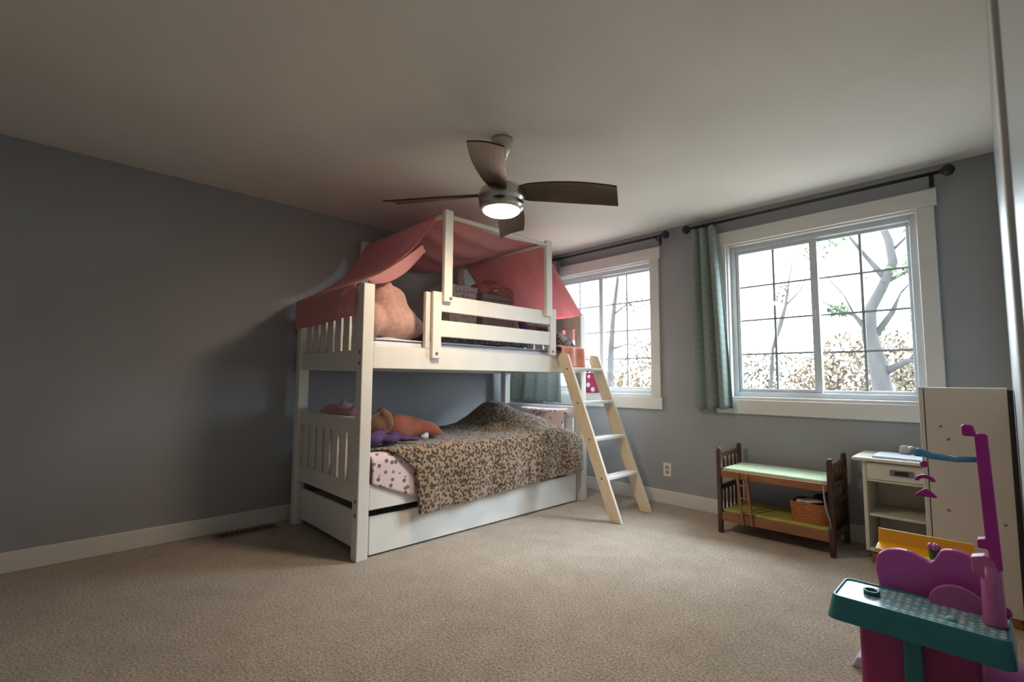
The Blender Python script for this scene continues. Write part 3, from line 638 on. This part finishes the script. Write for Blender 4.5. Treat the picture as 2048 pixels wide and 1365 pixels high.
# ------------------------------------------------------------------ ladder
LXB, LXT, LZT = 1.775, 1.262, 1.290
ldr = thing('bunk_ladder', 'cream wooden ladder leaning on the upper bunk at the window end', 'ladder', (LXB, -0.59, 0))
def stile(y0, y1):
    sl_ = (LXT-LXB)/LZT; hw = 0.052
    pts = [(-hw, y0, 0), (hw, y0, 0), (LXT-LXB+hw, y0, LZT), (LXT-LXB-0.02, y0, LZT+0.012), (LXT-LXB-hw, y0, LZT-0.03)]
    st = MB().prism(pts, (0, y1-y0, 0)).build('stile', 'ladder', ldr, bevel=0.004); return st
for y0, y1 in ((-0.228, -0.202), (0.202, 0.228)):
    st = stile(y0, y1)
    for z in (0.31, 0.60, 0.885, 1.165):
        x = (LXT-LXB)*z/LZT; yy = y0 if y0 < 0 else y1
        MB().lathe([(0.001, -0.002), (0.009, -0.0015), (0.009, 0.002)], (x, y0, z), 12, 'y').build('screw', 'bolt', st)
for z in (0.31, 0.60, 0.885, 1.165):
    x = (LXT-LXB)*z/LZT; part_box('rung', 'rung', ldr, x-0.045, x+0.050, -0.202, 0.202, z-0.012, z+0.012)

# magenta dotted bag on the sill behind the bed end
o = thing('dotted_bag', 'magenta white-dotted fabric bag standing on the sill behind the ladder', 'bag', (0.91, 0.005, 0.947))
def bag(u, v):
    q = u*2*math.pi; return (0.185*math.copysign(abs(math.cos(q))**0.35, math.cos(q))*(1-0.10*v), 0.030*math.copysign(abs(math.sin(q))**0.6, math.sin(q))*(1-0.35*v)+0.01, 0.195*v+0.008*math.sin(q*3)*v)
MB().grid(bag, 40, 10).build('body', 'magdots', o, smooth=True, solid=0.003)
MB().tube([(-0.10, 0.005, 0.17), (-0.06, 0.0, 0.215), (0.06, 0.0, 0.215), (0.10, 0.005, 0.17)], 0.008, 8).build('handle', 'magdots', o, smooth=True)

# ------------------------------------------------------------------ doll bunk bed
D0 = (2.395, -0.465, 0.0)
db = thing('doll_bunk_bed', 'small dark wooden doll bunk bed under the window', 'toy bed', D0)
dw, dd, pp = 0.710, 0.400, 0.030
for x in (0, dw-pp):
    for y in (0, dd-pp):
        pst = MB().prism([(x, y, 0), (x+pp, y, 0), (x+pp, y+pp, 0), (x, y+pp, 0)], (0, 0, 0.575)).build('post', 'dollwood', db, bevel=0.004)
        MB().lathe([(0.012, 0), (0.017, 0.006), (0.012, 0.016), (0.002, 0.020)], (x+pp/2, y+pp/2, 0.575), 12).build('knob', 'dollwood', pst, smooth=True)
for x in (0.006, dw-0.024):
    for z0, z1 in ((0.525, 0.560), (0.295, 0.330)): part_box('end_rail', 'dollwood', db, x, x+0.018, pp, dd-pp, z0, z1, 0.003)
    part_box('end_rail', 'dollwood', db, x, x+0.018, pp, dd-pp, 0.392, 0.432, 0.003); part_box('end_rail', 'dollwood', db, x, x+0.018, pp, dd-pp, 0.092, 0.140, 0.003)
    for k in range(4):
        y = pp+(dd-2*pp)*(k+1)/5
        for z0, z1 in ((0.432, 0.525), (0.140, 0.295)):
            MB().tube([(x+0.009, y, z0), (x+0.009, y, (z0+z1)/2), (x+0.009, y, z1)], [0.007, 0.010, 0.007], 10).build('spindle', 'dollwood', db, smooth=True)
for z0, z1 in ((0.388, 0.436), (0.088, 0.148)):
    for y in (0.004, dd-0.022): part_box('side_rail', 'dollrail', db, pp, dw-pp, y, y+0.018, z0, z1, 0.003)
    part_box('deck', 'dollrail', db, pp, dw-pp, 0.022, dd-0.022, z1-0.030, z1-0.018, 0.001)
for x0 in (0.135, 0.195):
    MB().prism([(x0+0.030, 0.003, 0.085), (x0+0.048, 0.003, 0.085), (x0+0.018, 0.003, 0.436), (x0, 0.003, 0.436)], (0, -0.014, 0)).build('ladder_stile', 'dollrail', db, bevel=0.003)
for z in (0.18, 0.265, 0.35): MB().tube([(0.150+0.0857*(0.436-z)-0.005, -0.004, z), (0.210+0.0857*(0.436-z)-0.005, -0.004, z)], 0.006, 8).build('ladder_rung', 'dollrail', db)
def pad(label, m, z):
    o = MB().box(D0[0]+pp+0.004, D0[0]+dw-pp-0.004, D0[1]+0.024, D0[1]+dd-0.024, z, z+0.036).build('doll_mattress', m, bevel=0.012); settle(o); return tag(o, label, 'doll mattress')
pad('pale green doll mattress on the upper doll bunk', 'padgreen', 0.4185); pad('olive yellow doll mattress on the lower doll bunk', 'padyellow', 0.1305)
# basket with cloth
o = thing('wicker_basket', 'small orange wicker basket on the lower doll bunk', 'basket', (2.955, -0.315, 0.167))
mb = MB()
def bask(u, v):
    q = u*2*math.pi; k = 1+0.10*v; c, s = math.cos(q), math.sin(q); w = 0.002*math.sin(q*40+math.floor(v*12)*math.pi)
    return ((0.098*math.copysign(abs(c)**0.3, c)*k+w), (0.095*math.copysign(abs(s)**0.3, s)*k+w), 0.118*v)
mb.grid(bask, 120, 24).box(-0.085, 0.085, -0.08, 0.08, 0, 0.006); mb.build('body', 'wicker', o, solid=0.006)
MB().tube([(0.108*math.copysign(abs(math.cos(q))**0.3, math.cos(q)), 0.104*math.copysign(abs(math.sin(q))**0.3, math.sin(q)), 0.119) for q in [2*math.pi*k/40 for k in range(41)]], 0.007, 8).build('rim', 'wicker', o, smooth=True)
o = blob('white_cloth', 'outlet', [((0, 0, 0), (0.05, 0.045, 0.02)), ((0.04, -0.02, 0.012), (0.04, 0.03, 0.012)), ((-0.05, -0.02, 0.0), (0.03, 0.03, 0.016))], 'crumpled white cloth in the wicker basket', 'cloth', 0.006); o.location = (2.945, -0.33, 0.268); o.rotation_euler = (0, 0, 0)
o = blob('dark_toy', 'black', [((0, 0, 0), (0.05, 0.03, 0.028)), ((0.03, 0.0, 0.02), (0.022, 0.02, 0.02))], 'small dark toy lying on the basket under the doll bunk', 'toy', 0.006); o.location = (3.00, -0.27, 0.282); o.rotation_euler = (0, 0, 0)
mb = MB().tube([(3.058, -0.478, 0.425), (3.062, -0.480, 0.36), (3.070, -0.482, 0.29), (3.088, -0.484, 0.22), (3.090, -0.484, 0.175)], [0.006, 0.014, 0.016, 0.008, 0.009], 10, sq=(0.35, 1.0))
o = mb.build('ribbon', 'greyplastic', smooth=True); settle(o); tag(o, 'pale ribbon hanging from the right front post of the doll bed', 'ribbon')

# ------------------------------------------------------------------ nightstand
N0 = (3.245, -0.390, 0.0)
ns = thing('nightstand', 'cream open-shelf nightstand with one drawer under the window', 'nightstand', N0)
nw, nd = 0.385, 0.355
part_box('top', 'cream', ns, -0.045, nw+0.045, -0.035, nd, 0.597, 0.620, 0.009)
part_box('side_panel', 'cream', ns, 0, 0.020, 0, nd-0.01, 0.070, 0.597); part_box('side_panel', 'cream', ns, nw-0.020, nw, 0, nd-0.01, 0.070, 0.597)
part_box('back_panel', 'cream', ns, 0.020, nw-0.020, nd-0.022, nd-0.012, 0.070, 0.597)
part_box('shelf', 'cream', ns, 0.020, nw-0.020, 0.012, nd-0.022, 0.272, 0.288); part_box('bottom_panel', 'cream', ns, 0.020, nw-0.020, 0.0, nd-0.022, 0.070, 0.092)
part_box('bottom_panel', 'cream', ns, 0.020, nw-0.020, 0.0, nd-0.022, 0.478, 0.490)
dr = part_box('drawer', 'cream', ns, 0.022, nw-0.022, -0.004, 0.014, 0.492, 0.590)
part_box('label_pull', 'pewter', dr, 0.135, 0.245, -0.012, -0.003, 0.525, 0.560, 0.003); part_box('label_slot', 'black', dr, 0.158, 0.220, -0.0145, -0.011, 0.531, 0.554, 0.001)
for x in (0.025, nw-0.065):
    for y in (0.015, nd-0.065): MB().prism([(x, y, 0.070), (x+0.042, y, 0.070), (x+0.042, y+0.042, 0.070), (x, y+0.042, 0.070)], (0, 0, -0.070)).build('foot', 'foot', ns, bevel=0.004)
o = MB().box(3.300, 3.600, -0.400, -0.140, 0.6205, 0.632).build('sketch_pad', 'paper', bevel=0.002); settle(o); tag(o, 'pale blue paper pad lying on the nightstand', 'paper pad')
o = MB().lathe([(0.030, 0.0), (0.034, 0.006), (0.030, 0.030), (0.020, 0.036), (0.001, 0.037)], (3.505, -0.20, 0.6325), 20).build('small_jar', 'black', smooth=True); settle(o); tag(o, 'small dark jar at the back of the paper pad', 'jar')
o = MB().lathe([(0.028, 0.0), (0.032, 0.02), (0.026, 0.045), (0.018, 0.05), (0.001, 0.051)], (3.43, -0.17, 0.6325), 20).build('small_cup', 'greyplastic', smooth=True); settle(o); tag(o, 'small grey cup on the nightstand by the wall', 'cup')
o = MB().prism([(3.52, -0.34, 0.289), (3.575, -0.34, 0.289), (3.57, -0.34, 0.330), (3.545, -0.34, 0.335)], (0, 0.04, 0)).build('folded_paper', 'paper', bevel=0.004); settle(o); tag(o, 'folded pale blue paper on the nightstand shelf', 'paper')

# ------------------------------------------------------------------ off-white cabinet by the right wall
C0 = (3.577, -0.880, 0.0)
cb = thing('storage_cabinet', 'off-white board cabinet standing by the right wall', 'cabinet', C0)
cw = 0.306
part_box('side_panel', 'panel', cb, 0.022, cw, 0.0, 0.018, 0.045, 1.043, 0.002)
part_box('side_panel', 'panel', cb, 0.022, cw, 0.372, 0.390, 0.045, 1.043, 0.002)
part_box('front_frame', 'panel', cb, 0.000, 0.019, -0.003, 0.393, 0.045, 1.046, 0.003)
part_box('top_panel', 'panel', cb, 0.022, cw, 0.018, 0.372, 1.025, 1.043, 0.002); part_box('base', 'foot', cb, 0.03, cw-0.004, 0.008, 0.385, 0.0, 0.045, 0.003)
part_box('back_panel', 'black', cb, cw, cw+0.018, 0.0, 0.392, 0.02, 1.035, 0.002)  # black sheet added to stand for the shaded gap at the wall
for x, z in ((0.075, 0.86), (0.10, 0.80), (0.085, 0.47), (0.27, 0.44)): MB().lathe([(0.001, -0.002), (0.006, -0.0015), (0.006, 0.002)], (x, 0.0, z), 12, 'y').build('screw', 'bolt', cb)

# ------------------------------------------------------------------ toy check-up play centre
P0 = (3.64, -1.93, 0.0)
tc_ = thing('toy_play_centre', 'pink and teal plastic toy play centre at the lower right', 'toy', P0)
def L(x, y, z): return (x-P0[0], y-P0[1], z-P0[2])
def arc(cx, cz, rx, rz, a0, a1, n): return [(cx+rx*math.cos(a0+(a1-a0)*k/n), cz+rz*math.sin(a0+(a1-a0)*k/n)) for k in range(n+1)]
def rrect(x0, x1, y0, y1, r, n=6):
    out = []
    for cx, cy, a in ((x1-r, y1-r, 0), (x0+r, y1-r, 90), (x0+r, y0+r, 180), (x1-r, y0+r, 270)):
        out += [(cx+r*math.cos(math.radians(a+90*k/n)), cy+r*math.sin(math.radians(a+90*k/n))) for k in range(n+1)]
    return out
x0, x1, y0, y1 = 3.432-P0[0], 3.858-P0[0], -2.035-P0[1], -1.825-P0[1]
tb = MB()
o1 = rrect(x0-0.014, x1+0.006, y0-0.010, y1+0.008, 0.030); o2 = rrect(x0, x1, y0, y1, 0.026); o3 = rrect(x0+0.010, x1-0.010, y0+0.010, y1-0.010, 0.020)
rings = [[(a, b, 0.285) for a, b in o1], [(a, b, 0.350) for a, b in o2], [(a, b, 0.360) for a, b in rrect(x0+0.003, x1-0.003, y0+0.003, y1-0.003, 0.024)], [(a, b, 0.360) for a, b in o3], [(a, b, 0.354) for a, b in rrect(x0+0.013, x1-0.013, y0+0.013, y1-0.013, 0.018)]]
n = len(o1); vs = [v for r in rings for v in r]; fs = [(i*n+j, i*n+(j+1) % n, (i+1)*n+(j+1) % n, (i+1)*n+j) for i in range(4) for j in range(n)]+[tuple(reversed(range(n)))]
tt = tb.add(vs, fs).build('tabletop', 'tteal', tc_, bevel=0.002)
inn = rrect(x0+0.0125, x1-0.0125, y0+0.0125, y1-0.0125, 0.018)
MB().prism([(a, b, 0.350) for a, b in inn], (0, 0, 0.0055)).build('printed_top', 'ttop', tt)
MB().lathe([(0.016, 0), (0.0225, 0.0), (0.0235, 0.006), (0.0225, 0.014), (0.018, 0.015), (0.016, 0.010), (0.016, 0)], L(3.528, -1.925, 0.3553), 28).build('ring_button', 'tdteal', tt, smooth=True)
MB().ball(L(3.728, -1.965, 0.3545), (0.016, 0.016, 0.012), 16, 10).build('dome_button', 'ttop', tt, smooth=True)
# pedestal
MB().prism([(*q, 0.0) for q in rrect(3.497-P0[0], 3.635-P0[0], -1.985-P0[1], -1.62-P0[1], 0.02)], (0, 0, 0.286)).build('pedestal', 'tmag', tc_, bevel=0.004)
MB().prism([(*q, 0.0) for q in rrect(3.632-P0[0], 3.790-P0[0], -1.962-P0[1], -1.66-P0[1], 0.02)], (0, 0, 0.286)).build('pedestal', 'tmag', tc_, bevel=0.004)
MB().prism([(*q, 0.0) for q in rrect(3.613-P0[0], 3.660-P0[0], -2.004-P0[1], -1.93-P0[1], 0.008, 3)], (0, 0, 0.286)).build('leg', 'tteal', tc_, bevel=0.003)
MB().lathe([(0.060, 0.0), (0.105, 0.004), (0.118, 0.03), (0.120, 0.07), (0.112, 0.10), (0.095, 0.115), (0.002, 0.118)], L(3.765, -1.50, 0.0), 32).build('round_foot', 'tpink', tc_, smooth=True)
MB().prism([L(3.415, -1.72, 0.0), L(3.50, -1.72, 0.0), L(3.50, -1.72, 0.055), L(3.435, -1.72, 0.040)], (0, 0.12, 0)).build('side_foot', 'tlav', tc_, bevel=0.006)
# heart-shaped back panel
def heart_outline():
    pts = [(3.530, 0.345)]
    pts += [(3.520, 0.40), (3.524, 0.445)]
    pts += arc(3.601, 0.437, 0.077, 0.052, math.radians(165), math.radians(70), 8)
    pts += [(3.655, 0.473), (3.668, 0.464)]
    pts += [(3.682, 0.476)] + arc(3.735, 0.452, 0.075, 0.068, math.radians(118), math.radians(18), 9)
    pts += [(3.815, 0.43), (3.815, 0.345)]
    return pts
hp = heart_outline()
MB().prism([L(a, -1.800, b) for a, b in hp], (0, 0.026, 0)).build('heart_panel', 'tpurp', tc_, bevel=0.006)
q = [(3.672, 0.352)]+arc(3.738, 0.360, 0.070, 0.066, math.radians(172), math.radians(10), 16)+[(3.808, 0.352)]
MB().prism([L(a, -1.862, b) for a, b in q], (0, 0.018, 0)).build('arched_tray', 'tpink', tc_, bevel=0.004)
# column and bar
MB().lathe([(0.026, 0.0), (0.028, 0.012), (0.026, 0.03), (0.025, 0.10), (0.024, 0.175)], L(3.822, -1.915, 0.352), 24).build('column', 'tpink', tc_, smooth=True)
MB().prism([L(3.779, -1.935, 0.545), L(3.781, -1.935, 0.502), L(3.800, -1.935, 0.490), L(3.834, -1.935, 0.495), L(3.834, -1.935, 0.540), L(3.812, -1.935, 0.556)], (0, 0.044, 0)).build('bracket', 'tpink', tc_, bevel=0.004)
MB().prism([L(3.806, -1.934, 0.905), L(3.814, -1.934, 0.916), L(3.836, -1.934, 0.914), L(3.848, -1.934, 0.520), L(3.822, -1.934, 0.520), L(3.818, -1.934, 0.575), L(3.796, -1.934, 0.575), L(3.796, -1.934, 0.600), L(3.814, -1.934, 0.605)], (0, 0.040, 0)).build('upright_bar', 'tbar', tc_, bevel=0.004)
MB().prism([L(3.778, -1.930, 0.905), L(3.778, -1.930, 0.940), L(3.806, -1.930, 0.940), L(3.812, -1.930, 0.905)], (0, 0.030, 0)).build('top_tab', 'tbar', tc_, bevel=0.006)
MB().ball(L(3.846, -1.895, 0.392), (0.014, 0.014, 0.018), 14, 9).build('knob', 'tbar', tc_, smooth=True)
# blue arm with hanging charms
MB().tube([L(3.648, -1.860, 0.842), L(3.668, -1.860, 0.838), L(3.700, -1.862, 0.828), L(3.76, -1.880, 0.826), L(3.815, -1.905, 0.835)], [0.009, 0.012, 0.011, 0.009, 0.009], 12).build('arm', 'tblue', tc_, smooth=True)
MB().ball(L(3.650, -1.860, 0.846), (0.012, 0.010, 0.008), 12, 8).build('arm_tip', 'tclear', tc_, smooth=True)
st = MB().tube([L(3.677, -1.860, 0.83), L(3.680, -1.860, 0.60)], 0.0012, 6).build('string', 'tclear', tc_)
MB().ball(L(3.678, -1.860, 0.799), (0.012, 0.008, 0.011), 14, 9).build('charm', 'tbar', st, smooth=True)
a_ = arc(3.678, 0.735, 0.030, 0.030, math.radians(20), math.radians(160), 14)+list(reversed(arc(3.678, 0.735, 0.018, 0.018, math.radians(25), math.radians(155), 14)))
MB().prism([L(a, -1.866, b) for a, b in a_], (0, 0.012, 0)).build('charm', 'tbar', st, bevel=0.002)
MB().prism([L(3.650, -1.866, 0.697), L(3.655, -1.866, 0.693), L(3.702, -1.866, 0.693), L(3.707, -1.866, 0.697), L(3.690, -1.866, 0.714), L(3.678, -1.866, 0.720), L(3.668, -1.866, 0.714)], (0, 0.012, 0)).build('charm', 'tbar', st, bevel=0.002)
# yellow tray behind the heart, flower pot on it
MB().prism([L(3.515, -1.715, 0.470), L(3.515, -1.680, 0.472), L(3.515, -1.672, 0.520), L(3.515, -1.664, 0.520), L(3.515, -1.668, 0.462), L(3.515, -1.715, 0.460), L(3.515, -1.745, 0.452), L(3.515, -1.745, 0.462)], (0.262, 0, 0)).build('ledge', 'tyel', tc_, bevel=0.002)
MB().prism([L(3.560, -1.780, 0.345), L(3.760, -1.780, 0.345), L(3.760, -1.780, 0.462), L(3.560, -1.780, 0.462)], (0, 0.09, 0)).build('ledge_support', 'tyel', tc_, bevel=0.004)
fp = MB().lathe([(0.013, 0), (0.017, 0.028), (0.001, 0.028)], L(3.678, -1.735, 0.463), 16).build('flower_pot', 'tgreen', tc_, smooth=False)
fb = MB()
for k in range(5):
    a = 2*math.pi*k/5; fb.ball(L(3.678+0.011*math.cos(a), -1.735+0.011*math.sin(a), 0.503), (0.0095, 0.0095, 0.012), 10, 7)
fb.build('flower', 'tpink', fp, smooth=True)

# ------------------------------------------------------------------ outdoors: ground, trees, shrubs
g = MB().box(-60, 60, 0.6, 120, -3.2, -3.0).build('yard_ground', 'ground'); tag(g, 'leaf covered ground outside below the windows', 'ground', kind='structure')
def leaves(mb, c, r, n, size, rnd):
    for _ in range(n):
        while True:
            p = Vector((rnd.uniform(-1, 1), rnd.uniform(-1, 1), rnd.uniform(-1, 1)))
            if p.length <= 1: break
        p = Vector((c[0]+p.x*r[0], c[1]+p.y*r[1], c[2]+p.z*r[2]))
        a = Vector((rnd.gauss(0, 1), rnd.gauss(0, 1), rnd.gauss(0, 1))).normalized(); b = a.orthogonal().normalized()
        s = size*rnd.uniform(0.6, 1.3); w = s*0.45; nrm = a.cross(b)
        mb.add([p-a*s, p+b*w+nrm*s*0.15, p+a*s, p-b*w+nrm*s*0.15], [(0, 1, 2), (0, 2, 3)])
def leaf_part(parent, m, clusters, size, seed, name='foliage'):
    rnd = random.Random(seed); mb = MB()
    for c, r, n in clusters: leaves(mb, c, r, n, size, rnd)
    me = bpy.data.meshes.new(name); me.from_pydata([tuple(v) for v in mb.v], [], mb.f); me.materials.append(M[m])
    o = bpy.data.objects.new(name, me); col.objects.link(o); o.parent = parent; o['kind'] = 'stuff'; return o
def branchy(parent, paths, m='bark'):
    for nm, pts, rad in paths: MB().tube(pts, rad, 9).build(nm, m, parent, smooth=True)
t = thing('oak_tree', 'grey twisted oak tree outside the window by the nightstand', 'tree', (2.75, 4.0, -3.0))
branchy(t, [('trunk', [(0.10, 0, 0), (0.08, 0, 2.0), (0.0, 0, 3.8), (-0.05, 0, 4.3), (-0.13, 0, 4.75), (-0.10, 0, 5.05), (0.05, 0, 5.35), (0.17, 0, 5.65), (0.14, 0, 5.95), (0.06, 0.05, 6.2), (0.22, 0.1, 6.5), (0.5, 0.1, 7.2)], [0.20, 0.16, 0.125, 0.105, 0.090, 0.072, 0.062, 0.056, 0.05, 0.045, 0.035, 0.02]),
            ('branch', [(-0.13, 0, 4.75), (-0.30, 0.1, 5.0), (-0.52, 0.2, 5.1), (-0.75, 0.25, 5.3)], [0.05, 0.028, 0.018, 0.008]),
            ('branch', [(0.0, 0, 4.2), (0.30, -0.1, 4.35), (0.62, -0.1, 4.2), (0.95, -0.1, 4.5)], [0.06, 0.035, 0.025, 0.012]),
            ('branch', [(0.08, 0, 5.45), (-0.10, 0.05, 5.75), (-0.30, 0.1, 6.1), (-0.38, 0.1, 6.6)], [0.045, 0.03, 0.02, 0.012]),
            ('branch', [(0.10, 0, 5.4), (0.35, 0.1, 5.55), (0.6, 0.1, 5.6)], [0.03, 0.02, 0.01]),
            ('branch', [(-0.12, 0, 4.6), (0.12, 0.1, 5.0), (0.22, 0.1, 5.25)], [0.05, 0.035, 0.012]),
            ('branch', [(0.22, 0.1, 5.25), (0.40, 0.1, 5.45), (0.45, 0.1, 5.8)], [0.014, 0.010, 0.005]),
            ('branch', [(-0.30, 0.1, 5.0), (-0.42, 0.15, 5.3), (-0.62, 0.2, 5.6), (-0.66, 0.2, 6.0)], [0.016, 0.012, 0.009, 0.004]),
            ('branch', [(0.16, 0, 5.8), (0.36, 0.0, 6.0), (0.58, 0.0, 6.05)], [0.022, 0.014, 0.006]),
            ('branch', [(0.30, -0.1, 4.35), (0.45, -0.1, 4.65), (0.50, -0.1, 5.0)], [0.02, 0.014, 0.006])])
leaf_part(t, 'leafg', [((0.55, 0, 5.6), (0.35, 0.3, 0.15), 170), ((0.5, 0, 4.95), (0.25, 0.2, 0.14), 150), ((0.55, -0.1, 4.45), (0.22, 0.2, 0.30), 280), ((-0.5, 0.2, 5.1), (0.14, 0.15, 0.12), 110), ((-0.55, 0.1, 6.1), (0.2, 0.2, 0.15), 60), ((0.4, 0.1, 6.3), (0.3, 0.2, 0.3), 260), ((0.1, 0.1, 7.2), (1.0, 0.6, 0.5), 300), ((0.15, 0, 5.5), (0.3, 0.2, 0.12), 40)], 0.040, 3)
t = thing('slender_tree', 'slender bare tree outside seen in the middle pane area', 'tree', (1.75, 6.0, -3.0))
t['label'] = 'slender tree with a broken leaning stem outside the left sash by the curtain'
branchy(t, [('trunk', [(-1.1, 0, 0), (-1.05, 0, 3.4), (-0.95, 0, 4.7), (-0.80, 0, 5.15), (-0.70, 0, 5.5), (-0.62, 0, 6.0), (-0.4, 0, 7.0)], [0.05, 0.04, 0.032, 0.045, 0.03, 0.014, 0.006]),
            ('branch', [(-0.70, 0, 5.5), (-0.45, 0, 5.75), (-0.25, 0, 6.2)], [0.02, 0.014, 0.006])])
leaf_part(t, 'leafo', [((-0.75, 0, 5.75), (0.16, 0.15, 0.22), 60), ((-0.2, 0, 6.4), (0.25, 0.2, 0.15), 40), ((-0.4, 0, 7.2), (0.8, 0.5, 0.4), 160)], 0.05, 5)
t = thing('bare_tree', 'thin pale tree outside the window beside the ladder', 'tree', (-2.6, 5.5, -3.0))
branchy(t, [('trunk', [(0.0, 0, 0), (0.02, 0, 3.5), (0.08, 0, 4.8), (0.15, 0, 5.6), (0.28, 0, 6.4), (0.3, 0, 7.5)], [0.12, 0.09, 0.075, 0.055, 0.04, 0.015]),
            ('branch', [(0.15, 0, 5.6), (0.5, 0, 5.8), (0.85, 0, 5.7), (1.2, 0, 5.95)], [0.03, 0.022, 0.015, 0.008]),
            ('branch', [(0.08, 0, 4.8), (0.55, 0, 4.9), (1.1, 0, 4.75)], [0.03, 0.02, 0.008])])
leaf_part(t, 'leafb', [((0.6, 0, 5.8), (0.5, 0.3, 0.2), 70), ((0.9, 0, 4.9), (0.5, 0.3, 0.25), 90), ((0.4, 0, 6.8), (0.6, 0.4, 0.4), 120)], 0.05, 9)
SH = [((3.9, 7.5), (1.5, 0.9, 1.15), 900, 'leafo', 'olive brown shrub outside right of the oak trunk'), ((1.73, 9.5), (1.7, 0.9, 1.15), 800, 'leafb', 'tan shrub outside left of the oak trunk'),
      ((-1.28, 11.8), (2.1, 0.9, 0.95), 520, 'leafo', 'low olive shrub outside below the slender tree'), ((-3.2, 9.0), (1.9, 1.0, 1.1), 520, 'leafb', 'tan shrub outside the window beside the ladder'),
      ((6.6, 9.9), (1.9, 1.0, 1.6), 700, 'leafb', 'large tan shrub outside at the far right'), ((-7.6, 10.5), (2.2, 1.0, 1.3), 420, 'leafo', 'distant olive shrub outside the left window')]
for i, ((x, y), r, n, m, lab) in enumerate(SH):
    t = thing('shrub', lab, 'shrub', (x, y, -3.0), group='shrubs outside the windows')
    rnd = random.Random(20+i); mb_paths = []
    for k in range(4):
        a = rnd.uniform(0, 6.28); mb_paths.append(('stem', [(0, 0, 0), (0.3*math.cos(a), 0.3*math.sin(a), 2.0), (r[0]*0.7*math.cos(a), r[1]*0.6*math.sin(a), 3.6+r[2]*0.5)], [0.05, 0.035, 0.01]))
    branchy(t, mb_paths)
    leaf_part(t, m, [((0, 0, 3.75), (r[0], r[1], r[2]*1.35), n*6), ((0, 0, 2.4), (r[0]*0.8, r[1], 1.0), n//2)], 0.070, 40+i)
